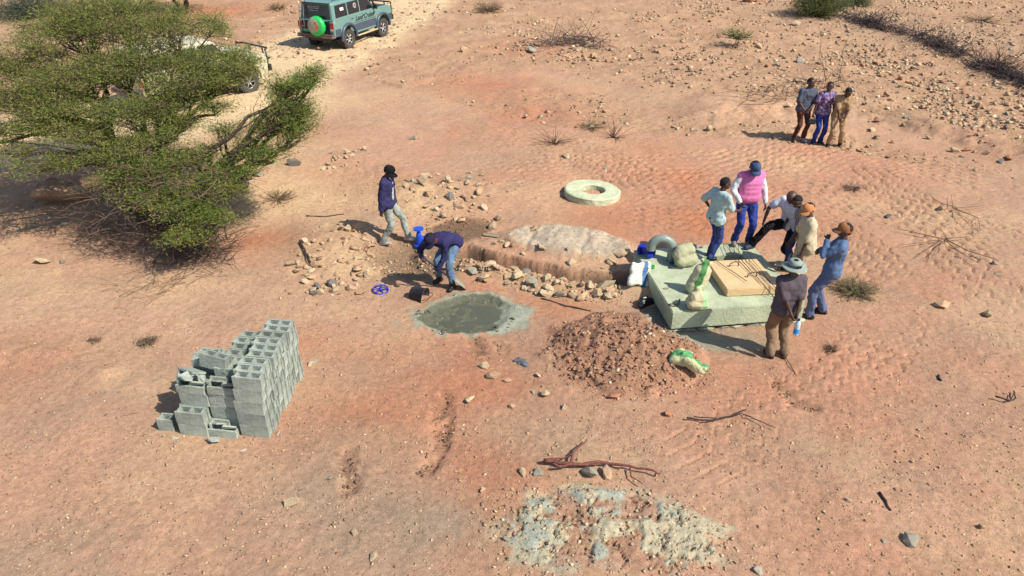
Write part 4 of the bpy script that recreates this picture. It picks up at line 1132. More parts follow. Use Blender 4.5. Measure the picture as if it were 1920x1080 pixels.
def person(label, loc, rz, S=1.0, pitch=0, roll=0, yaw=0, pelvis=(0, 0, .93), feet=((-.11, 0, 0), (.11, 0, 0)), toes=(8, -8), kneep=(0, 1, 0),
           hands=((-.25, .05, .80), (.25, .05, .80)), elbowp=((-.6, -1, 0), (.6, -1, 0)), curl=(.5, .5), head=(0, 0, 0), shirt=None, sleeve='short', tuck=False, trousers=None, vest=None,
           jacket=False, inner=None, shoes=None, boots=False, hat=None, hat_mat=None, hair=True, fat=0.0, loose=0.0, collar=None, swoosh=False, lift=0.0):
    """pose is given in the person's own frame: x to their right, y ahead, z up; [0] left, [1] right"""
    root = empty('person', loc, rz); root.scale = (S, S, S)
    tag(root, label, 'person')
    V = Vector
    p = V(pelvis)
    Rt = (Euler((0, 0, R(yaw))).to_matrix() @ Euler((0, R(roll), 0)).to_matrix() @ Euler((R(-pitch), 0, 0)).to_matrix())
    Rm = (Euler((0, 0, R(yaw * .6))).to_matrix() @ Euler((0, R(roll * .6), 0)).to_matrix() @ Euler((R(-pitch * .6), 0, 0)).to_matrix())
    Rp = (Euler((0, 0, R(yaw * .3))).to_matrix() @ Euler((0, R(roll * .2), 0)).to_matrix() @ Euler((R(-pitch * .3), 0, 0)).to_matrix())
    waist = p + Rm @ V((0, 0, .18)); chest = waist + Rt @ V((0, .005, .17)); neck = waist + Rt @ V((0, -.01, .33))
    Rh = Rt @ Euler((R(-head[0]), R(head[2]), R(head[1]))).to_matrix() if not (pitch > 50) else Euler((R(-head[0] - pitch * .8), 0, R(head[1] + yaw))).to_matrix()
    hips = [p + Rp @ V((s * .092, 0, -.035)) for s in (-1, 1)]
    sh = [waist + Rt @ V((s * .178, -.005, .265)) for s in (-1, 1)]
    knees, ank, elb, wr = [], [], [], []
    for i in (0, 1):
        a = V(feet[i]) + V((0, 0, .085))
        kp = kneep[i] if hasattr(kneep[0], '__len__') else kneep
        k, a2 = ik(hips[i], a, .435, .425, kp); knees.append(k); ank.append(a2)
        e, w = ik(sh[i], V(hands[i]), .285, .255, Rt @ V(elbowp[i])); elb.append(e); wr.append(w)
    lat = Rt @ V((1, 0, 0)); latp = Rp @ V((1, 0, 0)); fw = Rt @ V((0, 1, 0)); fp = Rp @ V((0, 1, 0)); up = Rt @ V((0, 0, 1))
    def torso(mb, g, low=True, bar=True):
        if low:
            mb.tcap(p - latp * .075, p + latp * .075, .108 + g, .108 + g)
            mb.tcap(p - latp * .06 - V((0, 0, .03)) - fp * .02, p + latp * .06 - V((0, 0, .03)) - fp * .02, .10 + g, .10 + g)
        mb.tcap(p.lerp(waist, .5) - lat * .065, p.lerp(waist, .5) + lat * .065, .104 + g + fat * .5, .104 + g + fat * .5)
        mb.tcap(waist - lat * .062 + fw * fat * .35, waist + lat * .062 + fw * fat * .35, .098 + g + fat, .098 + g + fat)
        mb.tcap(chest - lat * .088, chest + lat * .088, .110 + g + fat * .3, .110 + g + fat * .3)
        mb.tcap(waist.lerp(chest, .5) - lat * .075 + fw * fat * .2, waist.lerp(chest, .5) + lat * .075 + fw * fat * .2, .102 + g + fat * .6, .102 + g + fat * .6)
        if bar:
            mb.tcap(sh[0] + up * .005, sh[1] + up * .005, .056 + g, .056 + g)
            mb.tcap(chest + up * .06 - lat * .1, chest + up * .06 + lat * .1, .088 + g, .088 + g)
            mb.tcap(neck - up * .045 - lat * .05, neck - up * .045 + lat * .05, .056 + g, .056 + g)
    # ---- body: limbs, trunk, then head and hands at finer grain, kept as one mesh
    mb = MB(); torso(mb, -.018)
    for i in (0, 1):
        mb.tcap(hips[i], knees[i], .074, .050); mb.tcap(knees[i], knees[i].lerp(ank[i], .35), .050, .049); mb.tcap(knees[i].lerp(ank[i], .3), ank[i], .049, .036)
        mb.tcap(sh[i], elb[i], .043, .038); mb.tcap(elb[i], wr[i], .039, .027)
    mb.tcap(neck - up * .02, neck + Rh @ V((0, .012, .08)), .058, .054)
    body = remesh(mb, .018, 3)
    fine = MB()
    H = lambda x, y, z: neck + Rh @ V((x, y, z))
    fine.tcap(H(0, -.004, .02), H(0, .012, .10), .053, .053, 14)
    fine.tcap(H(0, -.012, .175), H(0, .012, .183), .088, .086, 18); fine.tcap(H(0, .03, .165), H(0, .035, .12), .070, .058, 14); fine.tcap(H(0, .045, .11), H(0, .055, .085), .048, .034, 12)
    fine.tcap(H(0, .097, .150), H(0, .112, .124), .011, .017, 8); fine.tcap(H(-.038, .088, .166), H(.038, .088, .166), .015, .015, 8)
    fine.tcap(H(-.020, .096, .096), H(.020, .096, .096), .010, .010, 8); fine.tcap(H(-.018, .092, .083), H(.018, .092, .083), .010, .010, 8)
    for s in (-1, 1):
        fine.tcap(H(s * .084, -.006, .155), H(s * .086, -.014, .125), .019, .013, 8); fine.tcap(H(s * .045, .07, .128), H(s * .052, .05, .12), .026, .026, 8)
    for i in (0, 1):
        a = (wr[i] - elb[i]).normalized(); s = -1 if i == 0 else 1
        n = (lat * (-s)); n = (n - a * n.dot(a)); n = n.normalized() if n.length > .1 else a.orthogonal().normalized()   # palm turned to the body
        b = a.cross(n) * (1 if i == 0 else -1)    # towards the thumb
        if b.dot(fw) < -.2: b = -b
        w = wr[i]
        fine.tcap(w - a * .04, w + a * .01, .027, .025, 10)
        for k in (-1.1, -.35, .4, 1.1): fine.tcap(w + b * k * .012, w + a * .082 + b * k * .022, .016, .0125, 8)
        for k, L in ((1.1, .062), (.4, .072), (-.35, .067), (-1.1, .052)):
            q0 = w + a * .085 + b * k * .0235; c = curl[i]
            d1 = (a * math.cos(c * .9) + n * math.sin(c * .9)); d2 = (a * math.cos(c * 2.0) + n * math.sin(c * 2.0))
            q1 = q0 + d1 * L * .55; fine.tcap(q0, q1, .0098, .0088, 7); fine.tcap(q1, q1 + d2 * L * .5, .0088, .0075, 7)
        t0 = w + a * .028 + b * .024; t1 = t0 + (a * .65 + b * .65 + n * .35).normalized() * .042
        fine.tcap(t0, t1, .0135, .011, 7); fine.tcap(t1, t1 + (a * .9 + n * .35 + b * .1).normalized() * .03, .0105, .0085, 7)
    fm = remesh(fine, .0078, 2)
    bm = bmesh.new(); bm.from_mesh(body); bm.from_mesh(fm); bm.to_mesh(body); bm.free(); bpy.data.meshes.remove(fm)
    body.polygons.foreach_set('use_smooth', [True] * len(body.polygons)); body.name = 'body'
    body.materials.clear(); body.materials.append(M_SKIN)
    link_mesh('body', body, None, root)
    for s in (-1, 1):
        mb = MB(); mb.tcap(H(s * .034, .0885, .1495), H(s * .034, .0895, .1495), .0105, .0105, 8); e = mb.build('eye', M_EYE, root, True)
        mb = MB(); mb.tcap(H(s * .034, .0975, .1495), H(s * .034, .098, .1495), .0045, .0045, 6); mb.build('pupil', M_HAIR, e, True)
    # ---- trousers
    mb = MB(); g = .012
    mb.tcap(p - latp * .078 , p + latp * .078, .108 + g, .108 + g); mb.tcap(p - latp * .06 - V((0, 0, .04)) - fp * .02, p + latp * .06 - V((0, 0, .04)) - fp * .02, .104 + g, .104 + g)
    mb.tcap(p + Rm @ V((-.065, 0, .02 if not tuck else .05)), p + Rm @ V((.065, 0, .02 if not tuck else .05)), .10 + g, .10 + g)
    for i in (0, 1):
        d = (ank[i] - knees[i]); end = ank[i] + d.normalized() * (-.10 if boots else -.005)
        mb.tcap(hips[i], knees[i], .090 + g * .6 + loose, .066 + loose); mb.tcap(knees[i], end, .067 + loose, .056 + loose * .8)
        if boots: mb.tcap(end - d.normalized() * .03, end, .066, .062)
        else: mb.tcap(end - d.normalized() * .05, end, .06 + loose, .060 + loose)
    me = remesh(mb, .0155, 3); displace(me, [((9, 9, 6), .020), ((20, 20, 16), .012)]); link_mesh('trousers', me, trousers, root)
    # ---- shirt
    def top(g, slv, long_hem, low_g=0.0):
        mb = MB(); torso(mb, g, low=False)
        base = p + Rm @ V((0, 0, .07 if not long_hem else -.03))
        mb.tcap(base - lat * .08 + fw * fat * .2, base + lat * .08 + fw * fat * .2, .108 + g + low_g + fat * .4, .108 + g + low_g + fat * .4)
        if long_hem: mb.tcap(base.lerp(waist, .5) - lat * .075 + fw * fat * .3, base.lerp(waist, .5) + lat * .075 + fw * fat * .3, .106 + g + fat * .8, .106 + g + fat * .8)
        for i in (0, 1):
            if slv == 'long':
                mb.tcap(sh[i], elb[i], .055 + g, .044 + g); mb.tcap(elb[i], elb[i].lerp(wr[i], .94), .046 + g, .034 + g * .8)
            elif slv == 'short':
                mb.tcap(sh[i], sh[i].lerp(elb[i], .72), .056 + g, .056 + g)
            elif slv == 'half':
                mb.tcap(sh[i], sh[i].lerp(elb[i], .95), .055 + g, .054 + g)
        return mb
    g0 = .018 if not jacket else .028
    me = remesh(top(g0, sleeve, not tuck, .017 if not vest else 0), .0155, 7); displace(me, [((8, 8, 6), .016), ((18, 18, 14), .011)]); link_mesh('jacket' if jacket else 'shirt', me, shirt, root)
    if vest:
        me = remesh(top(.036, None, False, .012), .014, 14); displace(me, [((6, 6, 5), .004)]); link_mesh('knitted_vest', me, vest, root)
    if inner:
        mb = MB(); mb.tcap(waist - up * .10 + fw * (.085 + fat), chest + up * .06 + fw * .075, .058, .05); mb.tcap(chest + up * .06 + fw * .07, neck + fw * .05, .05, .035)
        me = remesh(mb, .012, 2); link_mesh('undershirt', me, inner, root)
    if collar:
        mb = MB(); c0 = neck + Rt @ V((0, .005, -.005))
        pr = [(math.cos(a), math.sin(a)) for a in np.linspace(-math.pi * 1.35, math.pi * .35, 15)]
        mb.tube([c0 + lat * (.064 * x) + fw * (.064 * y + .0) - up * (.018 * max(y, 0)) for x, y in pr], .017, 6)
        for s in (-1, 1): mb.tube([c0 + lat * s * .025 + fw * .07 - up * .015, c0 + lat * s * .052 + fw * .082 - up * .055], [.018, .006], 5)
        mb.build('collar', collar, root, True)
    # ---- shoes
    for i in (0, 1):
        f = V((math.sin(R(toes[i])), math.cos(R(toes[i])), 0)); a = V(feet[i])
        mb = MB(); mb.tcap(a + V((0, 0, .042)) - f * .035, a + V((0, 0, .040)) + f * .12, .046, .044); mb.tcap(a + V((0, 0, .065)) - f * .02, a + V((0, 0, .055)) + f * .05, .048, .042); mb.tcap(a + V((0, 0, .03)) - f * .05, a + V((0, 0, .03)) + f * .135, .038, .034)
        if boots: mb.tcap(a + V((0, 0, .08)), a.lerp(ank[i], 1) + (knees[i] - ank[i]).normalized() * .12, .058, .06)
        me = remesh(mb, .012, 2)
        for v in me.vertices: v.co.z = max(v.co.z, a.z + .002)
        link_mesh('boot' if boots else 'shoe', me, shoes[i] if isinstance(shoes, (list, tuple)) else shoes, root)
    # ---- head wear
    if hair:
        mb = MB(); mb.tcap(H(0, -.026, .182), H(0, -.010, .198), .090, .086, 18); mb.tcap(H(0, -.05, .165), H(0, -.055, .13), .066, .05, 14)
        me = remesh(mb, .010, 1); displace(me, [(60, .006)]); link_mesh('hair', me, M_HAIR, root)
    if hat == 'cap':
        mb = MB(); n = 22; prof = [(.103, .148), (.106, .175), (.103, .21), (.088, .245), (.06, .268), (.03, .279), (.0, .282)]
        vs = []
        for r, z in prof:
            for k in range(n): a = 2 * math.pi * k / n; vs.append(H(r * .92 * math.cos(a), r * 1.08 * math.sin(a) + .002, z + .012 * math.sin(a)))
        mb.add(vs, [(j * n + k, j * n + (k + 1) % n, (j + 1) * n + (k + 1) % n, (j + 1) * n + k) for j in range(len(prof) - 1) for k in range(n)])
        c = mb.build('cap', hat_mat, root, True)
        mb = MB(); vs = []; m = 13
        for j, (ext, dz) in enumerate(((.0, 0), (.045, -.006), (.085, -.020))):
            for lay in (0, .006):
                for k in range(m):
                    a = R(22 + 136 * k / (m - 1)); e = ext * math.sin(a) ** .6
                    vs.append(H((.095 + e * .25) * math.cos(a), .108 * math.sin(a) + e + .004, .158 + .012 * math.sin(a) + dz - abs(math.cos(a)) * ext * .25 + lay))
        fs = []
        for lay in (0, 1):
            for j in range(2):
                A = (j * 2 + lay) * m; B = ((j + 1) * 2 + lay) * m
                fs += [(A + k, A + k + 1, B + k + 1, B + k) for k in range(m - 1)]
        fs += [(4 * m + k, 4 * m + k + 1, 5 * m + k + 1, 5 * m + k) for k in range(m - 1)]
        mb.add(vs, fs); mb.build('peak', hat_mat, c, True)
        if swoosh:
            o = swoosh_mesh(None).build('cap_emblem', mat('white print', (.75, .75, .75), .6), c)
            o.matrix_local = Matrix.Translation(H(0, .118, .205)) @ (Rh @ Euler((R(-12), 0, 0)).to_matrix()).to_4x4() @ Matrix.Rotation(math.pi, 4, 'Z')
    elif hat == 'brim':
        mb = MB(); n = 28; prof = [(.19, .150), (.185, .158), (.15, .165), (.106, .172), (.103, .20), (.095, .245), (.075, .268), (.04, .272), (.0, .270)]
        vs = []
        for r, z in prof:
            for k in range(n):
                a = 2 * math.pi * k / n; w = .014 * math.sin(2 * a + .5) + .01 * math.sin(3 * a) if r > .11 else 0
                vs.append(H(r * .95 * math.cos(a), r * 1.03 * math.sin(a), z + w * (r - .1) / .08))
        mb.add(vs, [(j * n + k, j * n + (k + 1) % n, (j + 1) * n + (k + 1) % n, (j + 1) * n + k) for j in range(len(prof) - 1) for k in range(n)])
        c = mb.build('sun_hat', hat_mat, root, True)
        mb = MB(); vs = []
        for z, r in ((.176, .1075), (.205, .105)):
            for k in range(n): a = 2 * math.pi * k / n; vs.append(H(r * .96 * math.cos(a), r * 1.035 * math.sin(a), z))
        mb.add(vs, [(k, (k + 1) % n, n + (k + 1) % n, n + k) for k in range(n)]); mb.build('hat_band', mat('hat band', (.10, .13, .13), .8), c, True)
    info = {k: [root.matrix_basis @ q for q in v] for k, v in dict(wr=wr, sh=sh).items()}
    M = Matrix.Translation(Vector(loc)) @ Matrix.Rotation(rz, 4, 'Z') @ Matrix.Scale(S, 4)
    return root, [M @ q for q in wr], M

DENIM = fabric('blue denim', (.035, .055, .175), .3); DENIM2 = fabric('bright blue denim', (.03, .05, .24), .3); PALE_DENIM = fabric('faded pale denim', (.28, .31, .27), .25)
BLACKSHOE = mat('black leather shoe', (.015, .014, .016), .5, .2); GREYSHOE = mat('grey shoe', (.20, .19, .16), .75, .2); BROWNSHOE = mat('brown leather shoe', (.045, .03, .025), .6, .2); WHITESHOE = mat('white and dark trainer', (.45, .44, .42), .6, .9, 16, col2=(.05, .05, .06))
def gp(px, py, dz=0.0):
    q = G(px, py); return (q.x, q.y, q.z + dz)
def sp(px, py):
    q = P(px, py, SLAB_TOP); return (q[0], q[1], SLAB_TOP + .004)

def checks(name, ca, cb, sc):
    m = bpy.data.materials.new(name); m.use_nodes = True; nt = m.node_tree; b = nt.nodes['Principled BSDF']
    tc = nt.nodes.new('ShaderNodeTexCoord'); ck = nt.nodes.new('ShaderNodeTexChecker'); ck.inputs['Scale'].default_value = sc; ck.inputs['Color1'].default_value = (*ca, 1); ck.inputs['Color2'].default_value = (*cb, 1)
    nt.links.new(tc.outputs['Object'], ck.inputs['Vector']); nt.links.new(ck.outputs[0], b.inputs['Base Color']); b.inputs['Roughness'].default_value = .9
    return m
def floral(name, cs, sc):
    m = bpy.data.materials.new(name); m.use_nodes = True; nt = m.node_tree; b = nt.nodes['Principled BSDF']
    tc = nt.nodes.new('ShaderNodeTexCoord'); vo = nt.nodes.new('ShaderNodeTexVoronoi'); vo.inputs['Scale'].default_value = sc; nt.links.new(tc.outputs['Object'], vo.inputs['Vector'])
    cr = nt.nodes.new('ShaderNodeValToRGB'); cr.color_ramp.interpolation = 'CONSTANT'
    while len(cr.color_ramp.elements) < len(cs): cr.color_ramp.elements.new(.5)
    for i, c in enumerate(cs): cr.color_ramp.elements[i].position = i / len(cs); cr.color_ramp.elements[i].color = (*c, 1)
    sp_ = nt.nodes.new('ShaderNodeSeparateColor'); nt.links.new(vo.outputs['Color'], sp_.inputs[0]); nt.links.new(sp_.outputs[0], cr.inputs[0]); nt.links.new(cr.outputs[0], b.inputs['Base Color']); b.inputs['Roughness'].default_value = .85
    return m

# man in a navy jacket walking by the pit
person('man in navy jacket and black cap stepping along the edge of the pit', gp(722, 457), R(-100), 1.0, pitch=4, pelvis=(0, .13, .915), feet=((-.13, .46, .03), (.10, 0, 0)), toes=(0, -10),
       hands=((-.24, .20, .80), (.27, .08, .78)), head=(24, -8, 0), shirt=fabric('navy jacket', (.030, .028, .085)), jacket=True, sleeve='long', inner=fabric('pale undershirt', (.42, .45, .46)), trousers=PALE_DENIM,
       shoes=WHITESHOE, hat='cap', hat_mat=fabric('black cap', (.008, .008, .010)), swoosh=True, loose=.006)
# man bent over a shovel
bent, bw, bM = person('bent-over man in navy top and jeans shovelling wet cement', gp(838, 536), R(146), .98, pitch=84, pelvis=(0, -.20, .87), feet=((-.17, .04, 0), (.19, -.02, .02)), toes=(-10, 10), kneep=(0, 1, 0),
       hands=((-.08, .34, .52), (.16, .46, .74)), elbowp=((-.5, -.2, -1), (.8, -.2, -.6)), head=(-18, 0, 0), curl=(1.2, 1.2), shirt=fabric('navy work top', (.028, .026, .090)), sleeve='long', trousers=fabric('work jeans', (.105, .17, .27), .3), boots=True,
       shoes=BLACKSHOE, hat='cap', hat_mat=fabric('dark navy cap', (.015, .015, .04)), collar=fabric('red collar', (.32, .015, .02)), loose=.012)
# man in pale blue shirt on the slab
person('young man in pale blue shirt and jeans standing on the slab by the sacks', sp(1325, 486), R(-62), .93, pitch=4, roll=4, feet=((-.10, .16, 0), (.10, -.02, 0)), toes=(-4, 10), pelvis=(.02, .07, .93),
       hands=((-.26, .14, .98), (.20, .44, 1.02)), elbowp=((-.8, -1, -.2), (.5, -.6, -1)), head=(8, -25, 0), shirt=fabric('pale blue shirt', (.36, .49, .50)), sleeve='half', trousers=DENIM, shoes=BLACKSHOE, loose=.004)
# man in pink vest
person('man in pink vest and blue cap standing on the far edge of the slab', sp(1387, 457), R(186), 1.0, pitch=2, feet=((-.15, .02, 0), (.13, 0, 0)), toes=(-14, 14), pelvis=(0, .0, .925), fat=.028,
       hands=((-.32, .08, .86), (.22, .20, .95)), elbowp=((-.9, -.6, 0), (1, -.7, 0)), head=(30, 0, 0), shirt=fabric('white long-sleeved shirt', (.58, .56, .60)), sleeve='long', tuck=True, vest=fabric('pink vest', (.62, .17, .37), .12),
       trousers=DENIM2, shoes=GREYSHOE, hat='cap', hat_mat=fabric('blue cap', (.05, .075, .16)), collar=MATS['cloth white long-sleeved shirt'], loose=.008)
# man in white T-shirt with one foot on the slab
wx, wy = P(1462, 510, 0.05); wz = hz(wx, wy)
r5 = R(122); fwx, fwy = -math.sin(r5), math.cos(r5); rx_, ry_ = math.cos(r5), math.sin(r5)
fx, fy = P(1408, 466, SLAB_TOP); loc5 = (wx + .28, wy + .42, wz)
def to_local(x, y, z, loc, rz, S): dx, dy = x - loc[0], y - loc[1]; return ((dx * math.cos(rz) + dy * math.sin(rz)) / S, (-dx * math.sin(rz) + dy * math.cos(rz)) / S, (z - loc[2]) / S)
lift5 = to_local(fx, fy, SLAB_TOP + .005, loc5, r5, 1.05)
person('bald man in white T-shirt with one foot up on the slab', loc5, r5, 1.05, pitch=22, roll=-6, yaw=8, pelvis=(.02, .10, .84), feet=((-.06, -.08, 0), (lift5[0], lift5[1], lift5[2])), toes=(-8, 6), kneep=(0, 1, .4),
       hands=((-.28, .24, .74), (.24, .56, .92)), elbowp=((-.9, -.6, 0), (.9, -.5, 0)), head=(22, 6, 0), shirt=fabric('white T-shirt', (.52, .55, .66), .12), trousers=fabric('black trousers', (.010, .009, .012)), shoes=mat('navy shoe', (.03, .035, .07), .6), hair=False, loose=.012)
# man in checked shirt, mostly behind
q = P(1497, 515)
person('man in checked shirt half hidden behind the beige-shirted man', (q[0] - .02, q[1] + .16, hz(*q)), R(112), .95, pitch=24, roll=2, hands=((-.22, .25, .95), (.16, .33, 1.0)), head=(18, 0, 0), shirt=checks('black and white check', (.42, .42, .46), (.02, .02, .03), 46), sleeve='short', trousers=DENIM, shoes=BLACKSHOE, feet=((-.11, .0, 0), (.12, .1, 0)))
# man in beige
q = P(1490, 540)
person('man in beige shirt and tan cap standing beside the right slab edge', (q[0] + .03, q[1] - .05, hz(*q)), R(84), 1.0, pitch=8, pelvis=(0, 0, .925), feet=((-.11, .02, 0), (.12, -.04, 0)), hands=((-.27, .16, .82), (.20, .26, .80)), head=(14, 28, 0), fat=.02, shirt=fabric('beige shirt', (.46, .40, .28), .12), sleeve='half',
       trousers=fabric('cream trousers', (.44, .36, .26), .12), shoes=BROWNSHOE, hat='cap', hat_mat=fabric('tan cap', (.46, .20, .085), .12), loose=.014)
# man in blue with hand on chin
q = gp(1532, 593)
person('man in blue shirt, blue trousers and brown cap with a hand on his chin', q, R(66), 1.03, pitch=-6, roll=2, pelvis=(0, -.06, .925), feet=((-.13, .12, 0), (.13, -.06, 0)), toes=(-6, 12), hands=((-.04, .115, 1.40), (.0, .20, 1.18)), elbowp=((-.5, .6, -1), (1, -.1, -.8)), curl=(1.2, 1.0), head=(10, 4, 0),
       shirt=fabric('slate blue shirt', (.085, .135, .25), .18), sleeve='long', trousers=fabric('slate blue trousers', (.105, .13, .235), .18), shoes=BLACKSHOE, hat='cap', hat_mat=fabric('brown cap', (.26, .115, .055), .15), loose=.016, fat=.02)
# man with sun hat, hands behind his back
q = gp(1455, 668)
hatman, hw, hM = person('man with grey sun hat seen from behind holding a bottle at his back', q, R(8), 1.0, pitch=3, pelvis=(0, .01, .925), feet=((-.105, 0, 0), (.105, -.03, 0)), toes=(-10, 14), hands=((-.015, -.215, .875), (.06, -.225, .865)), elbowp=((-1, -.35, .1), (1, -.35, .1)), curl=(1.0, 1.25),
       head=(-4, 0, 0), shirt=fabric('charcoal T-shirt', (.085, .07, .085), .15), sleeve='half', trousers=fabric('khaki brown trousers', (.20, .135, .085), .2), shoes=BROWNSHOE, hat='brim', hat_mat=fabric('grey green sun hat', (.24, .29, .265), .15), loose=.014, fat=.022)
# three men farther away
q = gp(1495, 266)
person('tall man in slate T-shirt and brown trousers, leftmost of the three far men', q, R(190), 1.02, roll=-2, pitch=4, feet=((-.14, 0, 0), (.16, .04, 0)), toes=(-14, 22), hands=((-.06, .23, .98), (.10, .20, .92)), elbowp=((-1, -.5, -.2), (1, -.5, -.2)), head=(6, 28, 0), shirt=fabric('dark slate T-shirt', (.075, .085, .125), .2), sleeve='half', trousers=fabric('maroon brown trousers', (.085, .030, .022), .2), shoes=[WHITESHOE, BLACKSHOE])
q = gp(1530, 269)
mid3, mw, mM = person('man in purple flowered shirt and blue jeans between two others', q, R(186), 1.0, roll=-4, pitch=3, feet=((-.10, 0, 0), (.11, .03, 0)), toes=(-12, 12), hands=((-.28, .10, .80), (.30, .07, .80)), head=(12, -24, 0), shirt=floral('purple flowered cloth', [(.10, .06, .14), (.19, .10, .26), (.30, .22, .40), (.07, .05, .09)], 24), sleeve='short', trousers=DENIM2, shoes=mat('blue shoe', (.04, .04, .10), .6), loose=.004, curl=(.5, 1.2))
q = gp(1562, 274)
person('man in khaki uniform and black boots, rightmost of the three far men', q, R(172), 1.0, roll=-3, pitch=9, pelvis=(0, -.03, .925), feet=((-.17, -.02, 0), (.16, .05, 0)), toes=(-20, 18), hands=((-.05, .27, .80), (.05, .27, .82)), elbowp=((-1, -.6, 0), (1, -.6, 0)), head=(34, 10, 0), shirt=fabric('khaki uniform shirt', (.32, .215, .12), .15), sleeve='half', trousers=fabric('khaki uniform trousers', (.36, .235, .135), .15), shoes=BLACKSHOE, boots=True, loose=.016, collar=MATS['cloth khaki uniform shirt'], fat=.01)

# ---- what they hold
def bottle(loc):
    t = empty('water_bottle', loc); tag(t, 'clear plastic water bottle with blue label held by the hat wearer', 'bottle')
    g = mat('clear blue bottle plastic', (.42, .60, .72), .12, .1, 6, spec=.5)
    mb = MB(); mb.lathe([(.0, -.28), (.038, -.28), (.042, -.27), (.042, -.11), (.038, -.07), (.018, -.035), (.016, -.02), (.0, -.02)], 18); mb.build('bottle_shell', g, t, True)
    mb = MB(); mb.lathe([(.0433, -.245), (.0433, -.165)], 18); mb.build('bottle_label', mat('blue bottle label', (.01, .16, .62), .4, .5, 40, col2=(.02, .35, .65)), t, True)
    mb = MB(); mb.tube([(0, 0, -.025), (0, 0, 0)], .02, 12); mb.build('bottle_cap', mat('dark blue cap', (.01, .02, .35), .4), t)
w = hw[1]; bottle((w.x + .02, w.y - .05, w.z - .045))
w = mw[1]; t = empty('hand_bag', (w.x - .02, w.y - .02, w.z - .10)); tag(t, 'small black bag hanging from the hand of the flowered-shirt man', 'bag')
mb = MB(); mb.tcap((-.08, 0, -.14), (.08, 0, -.14), .05, .05, 10); mb.tcap((-.08, 0, -.07), (.08, 0, -.07), .045, .045, 10); me = remesh(mb, .012, 2); link_mesh('pouch', me, mat('black bag cloth', (.015, .014, .018), .7), t)
mb = MB(); mb.tube([(-.08, 0, -.05), (-.06, 0, .02), (0, 0, .045), (.06, 0, .02), (.08, 0, -.05)], .009, 6); mb.build('strap', M_WIRE, t, True)
# shovel: shaft through both hands, blade at the rim of the cement hollow
a = bw[1] + Vector((.0, 0, .03)); tip = G(868, 542, .03)
d = (tip - a).normalized(); t = empty('shovel', tip); tag(t, 'long-handled shovel in the bent man\'s hands, blade by the cement', 'shovel')
mb = MB(); mb.tube([a - tip - d * .18, -d * .25], .017, 8); mb.build('shaft', M_WIRE, t, True)
side = d.cross(Vector((0, 0, 1))).normalized(); upv = side.cross(d).normalized()
mb = MB(); vs = []
for s, wv, b in ((-.30, .03, .02), (-.26, .11, .025), (-.10, .12, .03), (.02, .09, .02), (.07, .02, .0)):
    for k in (-1, -.5, 0, .5, 1): vs.append(d * s + side * k * wv + upv * (b * (k * k) + .01))
mb.add(vs, [(i * 5 + k, i * 5 + k + 1, i * 5 + k + 6, i * 5 + k + 5) for i in range(4) for k in range(4)]); bo = mb.build('blade', mat('cement-crusted blade', (.26, .28, .21), .8, .3, 12), t, True)
so = bo.modifiers.new('thickness', 'SOLIDIFY'); so.thickness = .006
mb = MB(); mb.tube([-d * .34, -d * .24], .024, 8); mb.build('socket', MATS['cement-crusted blade'], t, True)

# ------------------------------------------------------------------ vehicles (x to their right, y ahead, z up)
M_GLASS = mat('dark tinted glass', (.012, .014, .022), .08, .1, 3, spec=.6)
M_TYRE = mat('dusty tyre rubber', (.060, .055, .050), .85, .3, 20, .4, 40)
M_RIM = mat('alloy rim', (.42, .42, .42), .35, .1, 6, metal=.7)
M_BLACKTRIM = mat('black bar steel', (.015, .015, .018), .4, .2, 10, spec=.5)
M_CHROME = mat('chrome tube', (.55, .55, .55), .2, .05, 5, metal=1.0)

def arc(cy, cz, r, a0, a1, n): return [(cy + r * math.cos(R(a0 + (a1 - a0) * k / n)), cz + r * math.sin(R(a0 + (a1 - a0) * k / n))) for k in range(n + 1)]

def wheel(root, x, y, r=.41, w=.27, rim_m=None, spokes=6):
    """tyre with tread lugs, rim and spokes"""
    s = 1 if x > 0 else -1
    wt = empty('wheel', (x, y, r)); wt.parent = root
    mb = MB(); h = w / 2
    mb.lathe([(r * .58, -h * .8), (r * .80, -h), (r * .95, -h * .92), (r, -h * .7), (r, h * .7), (r * .95, h * .92), (r * .80, h), (r * .58, h * .8)], 36, axis='X', closed=True)
    for k in range(30):
        a = 2 * math.pi * k / 30
        for off in (-.27, .27):
            a2 = a + (.1 if off > 0 else 0)
            mb.box((off * w, (r + .006) * math.cos(a2), (r + .006) * math.sin(a2)), (w * .36, .03, .055), Euler((a2 - math.pi / 2 + math.pi / 2, 0, 0)).to_matrix() @ Euler((math.pi / 2, 0, 0)).to_matrix())
    mb.build('tyre', M_TYRE, wt)
    mb = MB(); mb.lathe([(r * .60, -h * .7), (r * .60, h * .62), (r * .555, h * .70), (r * .53, h * .5), (r * .50, h * .1), (.0, h * .05)], 30, axis='X')
    vs = [(s * v[0], v[1], v[2]) for v in mb.v]; mb.v = vs; mb.build('rim', M_BLACKTRIM, wt)
    for k in range(spokes):
        a = 2 * math.pi * k / spokes
        mb = MB(); c, n = math.cos(a), math.sin(a)
        mb.tube([(s * h * .55, .04 * c, .04 * n), (s * h * .62, r * .3 * c, r * .3 * n), (s * h * .58, r * .55 * c, r * .55 * n)], [.035, .028, .034], 6); mb.build('spoke', rim_m or M_RIM, wt, True)
    mb = MB(); mb.lathe([(r * .53, h * .60), (r * .60, h * .63), (r * .60, h * .72), (r * .53, h * .70)], 30, axis='X', closed=True); mb.v = [(s * v[0], v[1], v[2]) for v in mb.v]; mb.build('rim_edge', rim_m or M_RIM, wt, True)
    mb = MB(); mb.tube([(s * h * .4, 0, 0), (s * h * .7, 0, 0)], .055, 12); mb.build('hub_cap', rim_m or M_RIM, wt, True)
    return wt

